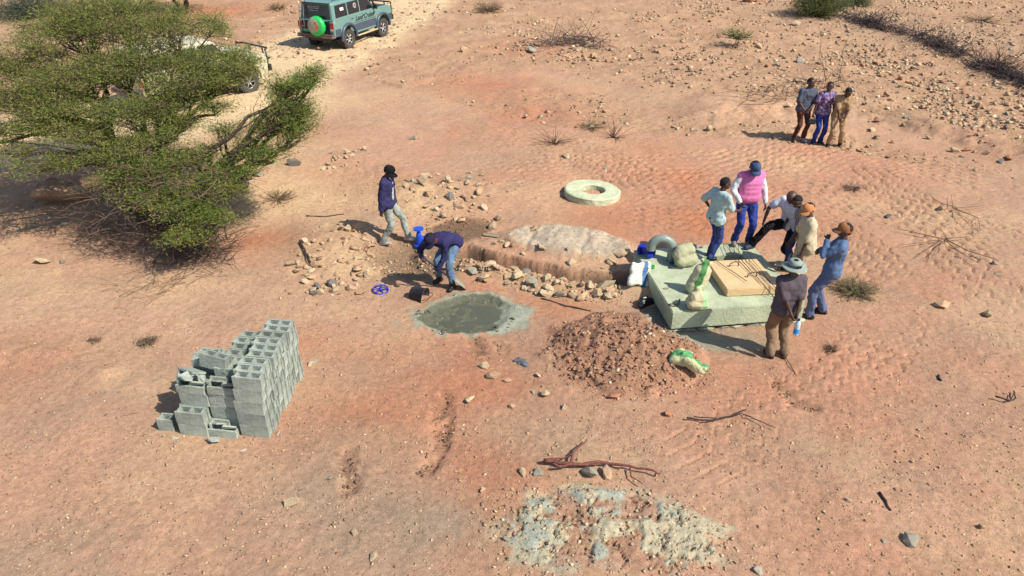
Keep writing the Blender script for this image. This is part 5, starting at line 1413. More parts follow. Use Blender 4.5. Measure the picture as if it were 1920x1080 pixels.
def ring_loft(mb, rings, cap=True):
    n = len(rings[0]); vs = [p for r in rings for p in r]
    fs = [(j * n + k, j * n + (k + 1) % n, (j + 1) * n + (k + 1) % n, (j + 1) * n + k) for j in range(len(rings) - 1) for k in range(n)]
    if cap: fs += [tuple(range(n - 1, -1, -1)), tuple(range((len(rings) - 1) * n, len(rings) * n))]
    mb.add(vs, fs)

def rrect(x, y0, y1, z, c=.06):
    return [(-x, y0 + c, z), (-x + c, y0, z), (x - c, y0, z), (x, y0 + c, z), (x, y1 - c, z), (x - c, y1, z), (-x + c, y1, z), (-x, y1 - c, z)]

def panel(root, name, quad, m, off, parent=None, thick=.012):
    """flat panel proud of the body; quad of 4 points"""
    a, b, c, d = [Vector(p) for p in quad]; n = (b - a).cross(d - a).normalized()
    mb = MB(); top = [p + n * off for p in (a, b, c, d)]; low = [p + n * (off - thick) for p in (a, b, c, d)]
    mb.add(top + low, [(0, 1, 2, 3), (7, 6, 5, 4)] + [(i, 4 + i, 4 + (i + 1) % 4, (i + 1) % 4) for i in range(4)])
    return mb.build(name, m, parent or root)

def text_mesh(body, size, m, shear=.35, bold=.004):
    cu = bpy.data.curves.new('lettering', 'FONT'); cu.body = body; cu.size = size; cu.shear = shear; cu.extrude = .003; cu.offset = bold; cu.align_x = 'CENTER'
    o = bpy.data.objects.new('tmp', cu); COL.objects.link(o)
    dg = bpy.context.evaluated_depsgraph_get(); me = bpy.data.meshes.new_from_object(o.evaluated_get(dg)); bpy.data.objects.remove(o)
    me.materials.clear(); me.materials.append(m); return me

def estate_car(name, label, loc, rz, paint, clad, detailed=True, slope=(0, 0)):
    root = empty(name, loc); root.scale = (.92, .92, .92); root.rotation_euler = (slope[0], slope[1], rz); tag(root, label, 'car')
    LZ = .06
    # lower body with wheel arches
    poly = [(-2.36, .60), (-1.88, .56)] + arc(-1.35, .45, .52, 170, 10, 10) + [(-.80, .50), (.94, .50)] + arc(1.48, .45, .52, 170, 10, 10) + [(2.02, .58), (2.34, .62), (2.40, .80), (2.38, 1.05), (2.30, 1.20), (2.10, 1.27), (.98, 1.32), (-2.30, 1.30), (-2.38, 1.15), (-2.40, .85)]
    mb = MB(); mb.prism([(y, z + LZ) for y, z in poly], -.93, .93, inset=(.05, .975)); mb.build('body', paint, root)
    mb = MB(); mb.box((0, .0, .52), (1.1, 4.3, .22)); mb.build('chassis', M_BLACKTRIM, root)
    zb, zr = 1.30 + LZ, 1.96 + LZ
    mb = MB(); ring_loft(mb, [rrect(.885, -2.30, 1.02, zb - .03), rrect(.80, -2.22, .46, zr - .07), rrect(.77, -2.20, .40, zr - .02), rrect(.71, -2.14, .33, zr + .005), rrect(.60, -2.0, .2, zr + .015)]); mb.build('cabin', paint, root)
    def side(s, y, t, tz):  # point of the cabin side: y at belt, height fraction t
        x = .885 + (.80 - .885) * t
        return (s * x, y, zb - .03 + (zr - .07 - zb + .03) * t)
    for s in (-1, 1):
        for (y0, y1, u0, u1) in ((-2.12, -1.22, -2.06, -1.22), (-1.14, -.28, -1.14, -.28), (-.20, .86, -.20, .40)):
            q = [side(s, y0, .12, 0), side(s, y1, .12, 0), side(s, u1, .93, 0), side(s, u0, .93, 0)]
            if s < 0: q = [q[1], q[0], q[3], q[2]]
            panel(root, 'side_window', q, M_GLASS, .008)
        for (y0, y1) in ((-1.16, -.25), (-.22, .92)):
            q = [(s * .932, y0, .62 + LZ), (s * .932, y1, .62 + LZ), (s * .932, y1, 1.27 + LZ), (s * .932, y0, 1.27 + LZ)]
            if s < 0: q = [q[1], q[0], q[3], q[2]]
            d = panel(root, 'door', q, paint, .004)
            mb = MB(); mb.tube([(s * .955, y0 + .10, 1.17 + LZ), (s * .955, y0 + .24, 1.17 + LZ)], .014, 6); mb.build('door_handle', M_BLACKTRIM, d)
        for (y0, y1) in ((-.78, .92), (-2.3, -1.93), (2.05, 2.32)):
            q = [(s * .93, y0, .60 + LZ), (s * .93, y1, .60 + LZ), (s * .93, y1, .90 + LZ), (s * .93, y0, .90 + LZ)]
            if s < 0: q = [q[1], q[0], q[3], q[2]]
            panel(root, 'lower_cladding', q, clad, .016)
        for cy in (-1.35, 1.48):
            mb = MB(); o = arc(cy, .45 + LZ, .60, 188, -8, 16); i = arc(cy, .45 + LZ, .505, 188, -8, 16); n = len(o)
            vs = [(s * .90, *p) for p in o] + [(s * 1.02, *p) for p in o] + [(s * 1.03, *p) for p in i] + [(s * .90, *p) for p in i]
            fs = [(j * n + k, j * n + k + 1, ((j + 1) % 4) * n + k + 1, ((j + 1) % 4) * n + k) for j in range(4) for k in range(n - 1)]
            mb.add(vs, fs); mb.build('wheel_flare', clad, root, True)
        mb = MB(); mb.tube([(s * .90, -.78, .47), (s * 1.0, -.72, .46), (s * 1.0, .88, .46), (s * .90, .94, .47)], .04, 8); mb.build('side_step', mat('dusty side step', (.42, .36, .22), .6), root, True)
        mb = MB(); mb.box((s * 1.04, .78, 1.40 + LZ), (.20, .10, .16)); mr_ = mb.build('wing_mirror', M_BLACKTRIM, root)
        mb = MB(); mb.box((s * .80, 2.385, 1.0 + LZ), (.22, .04, .16)); mb.build('headlight', mat('lamp glass', (.6, .6, .55), .1), root)
        mb = MB(); mb.box((s * .83, -2.395, 1.02 + LZ), (.17, .05, .34)); tl = mb.build('tail_light', mat('red tail lamp', (.30, .03, .03), .3, .5, 12, col2=(.20, .05, .05)), root)
        mb = MB(); mb.box((s * .83, -2.425, .90 + LZ), (.15, .014, .09)); mb.build('lamp_lens', mat('white lamp lens', (.5, .42, .38), .2), tl)
        for cy in (-1.35, 1.48): wheel(root, s * .84, cy)
    q = [(.72, -2.300, zb + .02), (-.72, -2.300, zb + .02), (-.66, -2.228, zr - .10), (.66, -2.228, zr - .10)]
    panel(root, 'rear_window', [q[1], q[0], q[3], q[2]], M_GLASS, .012)
    panel(root, 'windscreen', [(.74, .965, zb + .03), (-.74, .965, zb + .03), (-.68, .50, zr - .10), (.68, .50, zr - .10)], M_GLASS, .012)
    panel(root, 'bonnet', [(-.80, 1.02, 1.325 + LZ), (.80, 1.02, 1.325 + LZ), (.76, 2.12, 1.272 + LZ), (-.76, 2.12, 1.272 + LZ)], M_BLACKTRIM if detailed else paint, .012)
    panel(root, 'bonnet_scoop', [(-.30, 1.25, 1.33 + LZ), (.30, 1.25, 1.33 + LZ), (.26, 1.85, 1.31 + LZ), (-.26, 1.85, 1.31 + LZ)], clad, .03)
    # front bar
    mb = MB()
    for z, yy in ((.70, 2.52), (.98, 2.60), (1.34, 2.56)): mb.tube([(-.92, yy - .22, z + LZ), (-.72, yy, z + LZ), (.72, yy, z + LZ), (.92, yy - .22, z + LZ)], .035, 8)
    for x in (-.9, -.4, .4, .9): mb.tube([(x, 2.36 if abs(x) > .5 else 2.53, .66 + LZ), (x, 2.40 if abs(x) > .5 else 2.61, .98 + LZ), (x, 2.36 if abs(x) > .5 else 2.57, 1.34 + LZ)], .03, 8)
    mb.build('bull_bar', M_BLACKTRIM, root, True)
    mb = MB(); mb.box((0, 2.44, .68 + LZ), (1.8, .18, .22)); mb.build('front_bumper', M_BLACKTRIM, root)
    mb = MB(); mb.box((0, -2.47, .66 + LZ), (1.80, .20, .10)); mb.tube([(-.95, -2.40, .60 + LZ), (-.9, -2.56, .60 + LZ), (.9, -2.56, .60 + LZ), (.95, -2.40, .60 + LZ)], .04, 8); mb.build('rear_bumper', mat('worn bumper', (.13, .085, .075), .5, .3, 10), root)
    if detailed:
        panel(root, 'rear_door', [(-.72, -2.402, .70 + LZ), (.72, -2.402, .70 + LZ), (.72, -2.38, 1.24 + LZ), (-.72, -2.38, 1.24 + LZ)], mat('dark rear door paint', (.022, .022, .035), .4), .008)
        mb = MB(); mb.box((0, -2.27, zr - .015), (1.36, .26, .035), (R(-6), 0, 0)); mb.build('rear_spoiler', M_BLACKTRIM, root)
        # spare wheel with a painted cover
        sw = empty('spare_wheel', (.17, -2.56, 1.05 + LZ)); sw.parent = root
        mb = MB(); mb.lathe([(.0, -.17), (.18, -.165), (.32, -.145), (.40, -.10), (.42, -.04), (.42, .06), (.38, .10), (.0, .10)], 36, axis='Y'); 
        m = bpy.data.materials.new('painted wheel cover'); m.use_nodes = True; nt = m.node_tree; b = nt.nodes['Principled BSDF']; tc = nt.nodes.new('ShaderNodeTexCoord')
        def disc(cx, cz, r):
            d = nt.nodes.new('ShaderNodeVectorMath'); d.operation = 'DISTANCE'; mp = nt.nodes.new('ShaderNodeVectorMath'); mp.operation = 'MULTIPLY'; mp.inputs[1].default_value = (1, 0, 1); nt.links.new(tc.outputs['Object'], mp.inputs[0])
            nt.links.new(mp.outputs[0], d.inputs[0]); d.inputs[1].default_value = (cx, 0, cz); l = nt.nodes.new('ShaderNodeMath'); l.operation = 'LESS_THAN'; l.inputs[1].default_value = r; nt.links.new(d.outputs['Value'], l.inputs[0]); return l
        col = None
        for cx, cz, r, c in ((-.10, .06, .31, (.33, .31, .24)), (.10, .0, .10, (.55, .10, .06)), (.04, .13, .07, (.50, .10, .07)), (-.05, .02, .10, (.33, .31, .24))):
            l = disc(cx, cz, r); mx = nt.nodes.new('ShaderNodeMix'); mx.data_type = 'RGBA'; nt.links.new(l.outputs[0], mx.inputs[0]); mx.inputs[7].default_value = (*c, 1)
            if col is None: mx.inputs[6].default_value = (.015, .42, .09, 1)
            else: nt.links.new(col, mx.inputs[6])
            col = mx.outputs[2]
        nt.links.new(col, b.inputs['Base Color']); b.inputs['Roughness'].default_value = .35
        mb.build('wheel_cover', m, sw, True)
        mb = MB(); mb.tube([(.45, .02, .2), (.62, .10, .22), (.70, .16, .22)], .025, 6); mb.build('carrier_arm', M_BLACKTRIM, sw, True)
        # ladder
        mb = MB()
        for x in (-.80, -.56): mb.tube([(x, -2.45, .85 + LZ), (x, -2.43, 1.35 + LZ), (x, -2.33, zr - .02), (x, -2.15, zr + .05)], .016, 6)
        for z in (1.0, 1.25, 1.5, 1.72): mb.tube([(-.80, -2.44 + (z - 1.0) * .12, z + LZ), (-.56, -2.44 + (z - 1.0) * .12, z + LZ)], .013, 6)
        mb.build('ladder', MATS['chrome tube'], root, True)
        panel(root, 'number_plate', [(-.66, -2.405, .76 + LZ), (-.30, -2.405, .76 + LZ), (-.30, -2.405, .88 + LZ), (-.66, -2.405, .88 + LZ)], mat('pale green plate', (.12, .38, .20), .5), .022)
        me = text_mesh('Land Cruiser', .30, mat('dark lettering', (.03, .02, .04), .5), .4)
        o = link_mesh('side_lettering', me, None, root, loc=(.945, .05, 1.02 + LZ)); o.rotation_euler = (R(90), 0, R(90))
        for i, (z, w) in enumerate(((1.80, .60), (1.73, .52), (1.64, .34))):
            mb = MB(); rg = random.Random(i)
            x = -w / 2 - .12
            while x < w / 2 - .12:
                l = rg.uniform(.03, .09); mb.box((x + l / 2, -2.265 - (1.80 - z) * .11 - .012, z + LZ), (l, .006, .035)); x += l + .02
            mb.build('window_lettering', mat('pale sticker print', (.40, .38, .42), .6), root)
        mb = MB(); mb.box((.868, -1.62, 1.66 + LZ), (.008, .26, .12), (0, R(-7.3), 0)); mb.build('window_sticker', mat('white sticker', (.72, .72, .68), .6), root)
        for k in range(3):
            mb = MB(); mb.lathe([(.045 + .03 * k, 0), (.055 + .03 * k, 0)], 18, axis='X'); o = mb.build('window_emblem', MATS['white sticker'], root); o.location = (.869, -.62, 1.66 + LZ); o.rotation_euler = (0, R(-7.3), 0)
        mb = MB(); mb.box((.9415, .0, .955 + LZ), (.004, 1.75, .018)); mb.build('side_stripe', mat('black stripe', (.02, .02, .03), .5), root)
        mb = MB(); mb.tube([(.92, 1.05, 1.28 + LZ), (.90, .95, 1.45 + LZ), (.84, .52, 1.98 + LZ), (.84, .48, 2.10 + LZ)], .04, 8); mb.tube([(.84, .42, 2.10 + LZ), (.84, .58, 2.10 + LZ)], .06, 8); mb.build('snorkel', M_BLACKTRIM, root, True)
        mb = MB()
        for x in (-.62, .62): mb.tube([(x, -1.9, zr + .08), (x, .1, zr + .08)], .02, 6)
        for y in (-1.8, -1.2, -.6, 0): mb.tube([(-.62, y, zr + .08), (.62, y, zr + .08)], .015, 6)
        mb.build('roof_rack', M_BLACKTRIM, root, True)
    return root

def carpaint(name, col): return mat(name, col, .38, .12, 3, .0, 20, spec=.5, col2=tuple(c * .8 + .03 for c in col))
TEAL = carpaint('dusty teal paint', (.125, .245, .225)); SLATE = carpaint('slate blue cladding', (.035, .06, .095)); CREAM = carpaint('dusty cream paint', (.52, .47, .33))
# rear right wheel of the teal car at one spot, front right at another; centre follows
hd = R(-23); f_ = Vector((-math.sin(hd), math.cos(hd), 0)); r_ = Vector((math.cos(hd), math.sin(hd), 0))
rw = G(656, 90); c = rw - r_ * .83 + f_ * 1.24
estate_car('off_road_car', 'teal off-road estate car with green spare wheel cover on the road', (c.x, c.y, hz(c.x, c.y) - .02), hd, TEAL, SLATE)
hd2 = R(-38); f_ = Vector((-math.sin(hd2), math.cos(hd2), 0)); r_ = Vector((math.cos(hd2), math.sin(hd2), 0))
rw = G(470, 172); c = rw - r_ * .83 - f_ * 1.36
estate_car('off_road_car', 'cream off-road car mostly hidden behind the big tree', (c.x, c.y, hz(c.x, c.y) - .02), hd2, CREAM, CREAM, detailed=False)

# ------------------------------------------------------------------ trees, shrubs and dry brush
M_BARK = mat('acacia bark', (.075, .052, .040), .95, .4, 9, .6, 30)
M_LEAF = mat('acacia leaves', (1, 1, 1), .7, .25, 3, attr='leaf', transl=.5)

def W(px, py, y):
    """point at distance y ahead seen at a place of the photograph"""
    dx, dy, dz = ray(px, py); t = y / dy
    return Vector((dx * t, y, CAM_H + dz * t))

class Wood:
    """tapered tubes collected fast"""
    def __init__(s, n=5): s.mb = MB(); s.n = n
    def limb(s, pts, r0, r1, n=None):
        k = len(pts); s.mb.tube(pts, [r0 + (r1 - r0) * (i / (k - 1)) ** .8 for i in range(k)], n or s.n, close=False)

def curved(a, b, bend, rg, n=5):
    a = Vector(a); b = Vector(b); L = (b - a).length
    m = a.lerp(b, .5) + Vector((rg.gauss(0, 1), rg.gauss(0, 1), rg.gauss(0, .6))) * bend * L
    out = []
    for i in range(n + 1):
        t = i / n; p = a * (1 - t) ** 2 + m * 2 * t * (1 - t) + b * t * t
        if 0 < i < n: p = p + Vector((rg.gauss(0, 1), rg.gauss(0, 1), rg.gauss(0, 1))) * .02 * L
        out.append(p)
    return out

def leaf_cloud(pts, dirs, per, length, width, spreadr, pal, seed, flat=.5):
    """many slim leaflets around twig points -> V, F, C"""
    rg = np.random.default_rng(seed)
    P0 = np.repeat(np.asarray(pts), per, 0); D0 = np.repeat(np.asarray(dirs), per, 0); n = len(P0)
    P0 = P0 + rg.normal(0, 1, (n, 3)) * spreadr * np.array([1, 1, flat])
    d = D0 * .8 + rg.normal(0, 1, (n, 3)) * np.array([1, 1, flat]); d /= np.linalg.norm(d, axis=1)[:, None] + 1e-9
    u = rg.normal(0, 1, (n, 3)) * .55 + np.array([0, 0, 1.0]); s = np.cross(d, u); s /= np.linalg.norm(s, axis=1)[:, None] + 1e-9
    L = length * rg.uniform(.6, 1.4, n)[:, None]; w = width * rg.uniform(.7, 1.3, n)[:, None]
    V = np.stack([P0 - d * L * .5, P0 + s * w * .5, P0 + d * L * .5, P0 - s * w * .5], 1).reshape(-1, 3)
    F = np.arange(n * 4).reshape(-1, 4)
    twig = np.repeat(rg.integers(0, len(pal), len(pts)), per); alt = rg.integers(0, len(pal), n); k = rg.random(n) < .35; twig[k] = alt[k]
    C = np.asarray(pal)[twig] * rg.uniform(.75, 1.25, (n, 1))
    return V, F, np.repeat(C, 4, 0)

def leaf_object(name, V, F, C, parent, m=None):
    me = np_mesh(name, V, F); at = me.color_attributes.new('leaf', 'FLOAT_COLOR', 'POINT')
    at.data.foreach_set('color', np.concatenate([C, np.ones((len(C), 1))], 1).astype(np.float32).ravel()); me.materials.append(m or M_LEAF)
    return link_mesh(name, me, None, parent)

GREENS = [(.25, .30, .06), (.205, .285, .055), (.32, .32, .09), (.15, .21, .05), (.36, .33, .12), (.22, .25, .08)]
FRESH = [(.19, .36, .05), (.21, .36, .06), (.16, .30, .05)]

def acacia():
    rg = random.Random(21)
    base = G(325, 425); root = empty('acacia_tree', base); tag(root, 'big spreading green acacia tree on the left hiding the cream car', 'tree')
    b0 = Vector(base)
    SH = -2.3
    fork = [W(296, 275, 17.1 + SH), W(262, 300, 16.8 + SH), W(380, 340, 16.3 + SH), W(200, 235, 17.2 + SH)]
    pads = [  # photo spot, distance, half sizes, sprays, fork index
        (40, 110, 18.6, 1.5, 1.5, .42, 230, 3), (130, 55, 19.2, 1.5, 1.5, .45, 230, 3), (230, 22, 19.6, 1.6, 1.5, .45, 240, 0), (330, 50, 19.2, 1.4, 1.4, .42, 220, 0), (405, 110, 18.4, 1.0, 1.2, .36, 170, 0),
        (260, 110, 18.2, 1.5, 1.2, .38, 220, 0), (150, 140, 17.8, 1.4, 1.2, .36, 210, 3), (30, 175, 17.2, 1.2, 1.1, .34, 170, 3), (-70, 130, 18.2, 1.3, 1.3, .4, 150, 3), (350, 150, 17.6, 1.1, 1.0, .34, 170, 0), (435, 145, 17.6, .55, .7, .26, 70, 0),
        (60, 235, 16.4, 1.1, .8, .26, 110, 1), (150, 250, 16.2, .9, .7, .24, 90, 1), (215, 285, 15.9, .7, .6, .24, 70, 1), (-30, 250, 16.4, .9, .8, .28, 80, 3), (245, 215, 16.6, .9, .8, .26, 80, 0), (330, 225, 16.8, .8, .7, .24, 75, 0), (100, 195, 16.9, 1.0, .8, .26, 100, 3), (400, 200, 17.0, .6, .6, .22, 50, 0),
        (300, 315, 15.7, .8, .6, .28, 90, 1), (370, 345, 15.5, .8, .6, .30, 80, 2), (330, 385, 15.0, .9, .6, .26, 80, 2), (400, 405, 14.8, .7, .5, .24, 65, 2), (265, 360, 15.2, .8, .6, .28, 50, 1), (420, 320, 15.9, .6, .5, .28, 75, 2), (345, 440, 14.5, .55, .4, .18, 55, 2),
        (575, 150, 16.6, .38, .5, .28, 70, 2), (545, 195, 16.5, .5, .5, .40, 85, 2), (560, 240, 16.3, .5, .5, .30, 65, 2), (500, 230, 16.5, .45, .5, .40, 60, 2), (510, 285, 16.0, .6, .45, .26, 60, 2), (455, 275, 16.2, .5, .5, .28, 40, 2), (525, 165, 16.8, .4, .4, .3, 60, 2), (570, 205, 16.5, .36, .4, .3, 50, 2)]
    pads += [(120, 215, 16.8, 1.1, .8, .24, 90, 3), (200, 200, 16.8, 1.0, .8, .24, 80, 3), (20, 280, 15.9, .8, .7, .2, 45, 1), (290, 190, 17.0, .8, .8, .24, 70, 0), (240, 310, 15.6, .7, .6, .22, 50, 1), (200, 330, 15.4, .6, .5, .2, 35, 1), (455, 120, 18.0, .6, .8, .25, 60, 0), (420, 240, 16.6, .5, .5, .2, 35, 2),
             (170, 10, 19.9, 1.3, 1.2, .4, 120, 3), (590, 135, 16.8, .3, .35, .22, 30, 2), (470, 320, 15.6, .4, .4, .2, 25, 2)]
    pads += [(300, 255, 16.4, .8, .7, .26, 70, 0), (360, 285, 16.1, .7, .6, .26, 60, 2), (240, 262, 16.3, .8, .7, .24, 60, 1), (310, 295, 15.9, .7, .6, .26, 60, 1), (130, 300, 15.7, .8, .6, .2, 45, 1), (430, 355, 15.3, .5, .5, .24, 40, 2), (60, 310, 15.6, .7, .6, .18, 30, 1)]
    wood = Wood(7)
    for i, f in enumerate(fork):
        wood.limb([p - b0 for p in curved(b0 + Vector((rg.uniform(-.12, .12), rg.uniform(-.1, .1), -.1)), f, .12, rg, 6)], .19 if i != 2 else .12, .11 if i != 2 else .07)
    tw = Wood(3); pts = []; dirs = []; fp = []; fd = []; dry = Wood(3)
    for a, b, y, rx, ry, rz_, n, fi in pads:
        y += SH; k_ = y / (y - SH); rx *= k_; ry *= k_; rz_ *= k_; n = int(n * (1.12 if b < 200 and a < 450 else .82))
        c = W(a, b, y); f = fork[fi]
        main = curved(f, c - Vector((0, 0, rz_ * .9)), .16, rg, 7); wood.limb([p - b0 for p in main], .07, .024, 5)
        subs = []
        for k in range(max(4, n // 16)):
            th = rg.uniform(0, 6.28); q = math.sqrt(rg.random()) * .85
            e = c + Vector((rx * q * math.cos(th), ry * q * math.sin(th), rz_ * rg.uniform(-.6, .3) + rz_ * (.5 - q * .8)))
            s0 = main[rg.randint(3, 7)]; cv = curved(s0, e, .18, rg, 4); tw.limb([p - b0 for p in cv], .020, .007, 4); subs.append(cv)
        for k in range(n):
            cv = rg.choice(subs); i = rg.randint(1, 4); s0 = cv[i]
            th = rg.uniform(0, 6.28); q = rg.random() ** .45
            e = c + Vector((rx * q * math.cos(th), ry * q * math.sin(th), rz_ * (rg.gauss(0, .38) + .45 - q * q * .75)))
            if (e - s0).length > 1.1: s0 = min((p for v in subs for p in v), key=lambda p: (p - e).length)
            cv2 = curved(s0, e, .15, rg, 3); tw.limb([p - b0 for p in cv2], .008, .003, 3)
            L = (e - s0).length; d = (e - s0).normalized() if L > 1e-4 else Vector((0, 0, 1))
            tgt = (fp, fd) if (b > 300 and rg.random() < .3) or (a > 480 and rg.random() < .3) else (pts, dirs)
            for t in (.5, .75, 1.0): tgt[0].append(s0.lerp(e, t) - b0); tgt[1].append(d)
    # bare lower tangle
    for k in range(620):
        c = W(rg.uniform(170, 440), rg.uniform(310, 480), rg.uniform(12.6, 14.2)); c.z = max(c.z, hz(c.x, c.y) + .05)
        e = c + Vector((rg.gauss(0, .45), rg.gauss(0, .35), rg.gauss(0, .22))); dry.limb([p - b0 for p in curved(c, e, .25, rg, 4)], .008, .003, 3)
    for k in range(9):
        e = W(rg.uniform(260, 440), rg.uniform(380, 490), rg.uniform(12.6, 13.6)); e.z = max(e.z, hz(e.x, e.y) + .04); wood.limb([p - b0 for p in curved(fork[2] - Vector((0, 0, .3)), e, .2, rg, 6)], .04, .01, 5)
    wood.mb.build('trunk', M_BARK, root, True, fixn=False); tw.mb.build('twigs', M_BARK, root, False, fixn=False); dry.mb.build('dead_twigs', mat('dry thorn twigs', (.13, .085, .062), .95, .3, 10), root, False, fixn=False)
    V, F, C = leaf_cloud(pts, dirs, 12, .072, .0145, .095, GREENS, 5, .5); V2, F2, C2 = leaf_cloud(fp, fd, 12, .072, .0145, .09, FRESH + GREENS[:2], 6, .5)
    leaf_object('crown', np.concatenate([V, V2]), np.concatenate([F, F2 + len(V)]), np.concatenate([C, C2]), root)
    print('acacia leaves', len(F) + len(F2), 'twig tris', len(tw.mb.f) * 2)
acacia()

def shrub(name, label, cat, base, rx, rz_, n, per, pal, seed, leaf=(.07, .025), stem=None, trunk_h=0.0, group=None, upright=.8):
    rg = random.Random(seed); root = empty(name, base); tag(root, label, cat, group)
    w = Wood(4); pts = []; dirs = []
    heads = [Vector((0, 0, 0))]
    if trunk_h:
        heads = []
        for k in range(3):
            e = Vector((rg.uniform(-.5, .5) * rx, rg.uniform(-.4, .4) * rx, trunk_h)); w.limb(curved((rg.uniform(-.08, .08), 0, -.1), e, .1, rg, 5), .06 * trunk_h, .03 * trunk_h, 6); heads.append(e)
    for k in range(n):
        s0 = rg.choice(heads); th = rg.uniform(0, 6.28); q = rg.random() ** .5
        e = Vector((rx * q * math.cos(th), rx * q * math.sin(th), trunk_h + rz_ * rg.uniform(.25, 1.0) * (1.05 - .6 * q * q) * upright + .02))
        cv = curved(s0, e, .12, rg, 4); w.limb(cv, .012 if not trunk_h else .02, .004, 3); d = (cv[-1] - cv[-2]).normalized()
        for t in (2, 3, 4): pts.append(cv[t]); dirs.append(d)
    w.mb.build('stems', stem or M_BARK, root, False, fixn=False)
    if per:
        V, F, C = leaf_cloud(pts, dirs, per, leaf[0], leaf[1], leaf[0] * 1.1, pal, seed, .8); leaf_object('crown', V, F, C, root)
    return root
OLIVE = [(.15, .17, .07), (.18, .19, .09), (.13, .15, .06), (.22, .21, .10)]
BLUISH = [(.14, .17, .11), (.11, .145, .095), (.17, .19, .12)]
p = G(1600, 548); shrub('low_bush', 'low grey-green bush on the sand behind the blue-shirted man', 'bush', p, .46, .26, 130, 5, [(.24, .24, .12), (.20, .21, .10), (.28, .25, .14)], 31, (.05, .010), stem=M_DRYTWIG)
p = G(1532, 30); shrub('shrub', 'large dense green shrub cut by the top edge', 'shrub', p, 1.5, 1.9, 260, 12, [(.12, .16, .05), (.15, .18, .06), (.19, .20, .08)], 32, (.13, .028), upright=1.0)
p = G(1602, 12); shrub('shrub', 'grey-green shrub right of the large top shrub', 'shrub', p, 1.0, 1.0, 110, 10, OLIVE, 33, (.12, .026))
p = G(1378, 90); shrub('small_shrub', 'thin bright green shrub alone on the stony slope', 'shrub', p, .8, .75, 44, 5, [(.16, .24, .05), (.19, .25, .07)], 34, (.10, .022), upright=.7, trunk_h=.35)
p = G(60, 30); shrub('shrub', 'blue-green shrub in the top left corner', 'shrub', p, 2.0, 1.5, 240, 12, BLUISH, 35, (.14, .035))
p = G(130, 60); shrub('shrub', 'yellowish bush behind the big tree at top left', 'shrub', p, 1.4, .8, 130, 8, [(.19, .17, .06), (.16, .15, .06)], 36, (.11, .025))
p = G(350, 24); shrub('acacia_tree', 'dark-trunked tree cut by the top edge above the big tree', 'tree', p, 2.0, 1.0, 220, 12, GREENS, 37, (.13, .035), trunk_h=1.7)
p = G(915, 22); shrub('dry_bush', 'wispy tan bush at the top edge right of the teal car', 'bush', p, .9, .7, 120, 3, [(.22, .18, .09), (.26, .2, .10)], 38, (.10, .018), stem=M_DRYTWIG)
p = G(518, 18); shrub('dry_bush', 'small dry bush on the red rise left of the teal car', 'bush', p, .6, .5, 60, 3, [(.18, .15, .07)], 39, (.09, .018), stem=M_DRYTWIG)
p = G(278, 643); shrub('grass_tuft', 'flat grey tuft on the sand left above the blocks', 'tuft', p, .17, .07, 70, 4, [(.26, .20, .14), (.22, .19, .13)], 40, (.035, .008), stem=M_DRYTWIG)
p = G(1600, 355); shrub('grass_tuft', 'purplish dry tuft on the tread marks', 'tuft', p, .25, .10, 60, 3, [(.28, .2, .18)], 41, (.04, .009), stem=M_DRYTWIG)
p = G(1040, 270); shrub('dry_bush', 'thin leafless bush above the concrete ring at left', 'bush', p, .7, .6, 34, 0, OLIVE, 42, stem=M_DRYTWIG)
p = G(1150, 258); shrub('dry_bush', 'thin leafless bush above the concrete ring at right', 'bush', p, .6, .8, 26, 0, OLIVE, 43, stem=M_DRYTWIG)
p = G(178, 640); shrub('grass_tuft', 'faint dry tuft left of the flat grey tuft', 'tuft', p, .12, .06, 30, 2, [(.2, .14, .09)], 44, (.03, .007), stem=M_DRYTWIG)
p = G(1560, 655); shrub('grass_tuft', 'tiny dark tuft on the sand right of the hat wearer', 'tuft', p, .12, .05, 34, 3, [(.26, .18, .12)], 45, (.03, .008), stem=M_DRYTWIG)
for i, (a, b, l, r) in enumerate([(520, 375, 'pale green weeds on the slope right of the tree', .5), (1840, 40, 'olive scrub by the top right corner', 1.2), (1790, 105, 'low green scrub behind the thorn fence', .7), (1110, 240, 'sparse dry scrub on the stony ground above the ring', .5)]):
    p = G(a, b); shrub('weed_plant', l, 'weeds', p, r, r * .35, int(30 + 40 * r), 3, [(.26, .23, .10), (.22, .20, .09)], 60 + i, (.05 + .02 * r, .010), stem=M_DRYTWIG)

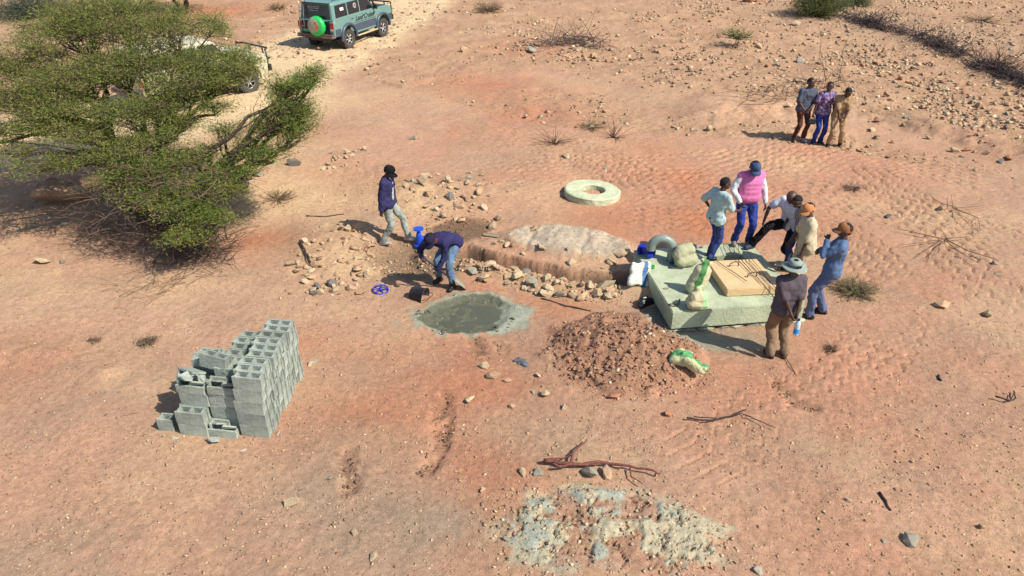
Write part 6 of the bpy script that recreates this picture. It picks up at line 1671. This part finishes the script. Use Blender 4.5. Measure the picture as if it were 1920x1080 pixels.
def brush(name, label, cat, line, width, hgt, n, seed, m, L=.7, r=.006):
    """tangle of bare thorn twigs heaped along a line"""
    rg = random.Random(seed); g = [G(a, b) for a, b in line]; root = empty(name, g[0]); tag(root, label, cat); w = Wood(3)
    seg = [(g[i + 1] - g[i]).length for i in range(len(g) - 1)]; tot = sum(seg)
    for k in range(n):
        t = rg.random() * tot; i = 0
        if float(vnoise(np.array([t * .55]), np.array([seed * 1.3]), 3)[0]) < rg.uniform(.1, .6): continue
        while t > seg[i] and i < len(seg) - 1: t -= seg[i]; i += 1
        c = g[i].lerp(g[i + 1], t / seg[i]); along = (g[i + 1] - g[i]).normalized()
        c = c + Vector((rg.gauss(0, .33), rg.gauss(0, .33), 0)) * width; c.z = hz(c.x, c.y) + abs(rg.gauss(0, .4)) * hgt
        d = (along * rg.uniform(-1, 1) + Vector((rg.gauss(0, .5), rg.gauss(0, .5), rg.gauss(.15, .3)))).normalized(); e = c + d * L * rg.uniform(.4, 1.3)
        e.z = max(e.z, hz(e.x, e.y) + .01); w.limb([p - g[0] for p in curved(c, e, .15, rg, 3)], r * rg.uniform(.7, 1.6), r * .4, 3)
    w.mb.build('thorn_twigs', m, root, False, fixn=False); return root
M_THORN = mat('grey purple thorn twigs', (.085, .062, .062), .95, .4, 6)
brush('thorn_fence', 'long dark heap of dry thorn branches across the upper right', 'brush fence', [(1585, 32), (1640, 52), (1700, 66), (1760, 90), (1820, 115), (1880, 140), (1990, 190)], .7, .30, 2600, 71, M_THORN, .9, .011)
brush('branch_pile', 'pile of dark bare branches beside the cream blocks', 'branch pile', [(1020, 88), (1060, 84), (1100, 86), (1128, 92)], .7, .4, 170, 72, M_THORN, 1.2, .011)
brush('branch_pile', 'bare branches on the bank behind the three men', 'branch pile', [(1400, 195), (1460, 190), (1500, 175), (1580, 160)], .5, .35, 70, 73, M_DRYTWIG, 1.5, .009)
brush('branch_pile', 'dead twigs under the near edge of the big tree', 'branch pile', [(290, 485), (350, 480), (420, 485)], .9, .3, 240, 74, mat('dark thorn litter', (.07, .05, .045), .95, .4, 6), .6, .006)
brush('branch_pile', 'thin dead twigs fanned over the sand below the tree', 'branch pile', [(240, 530), (300, 545), (350, 530)], .9, .08, 60, 75, M_DRYTWIG, .6, .005)
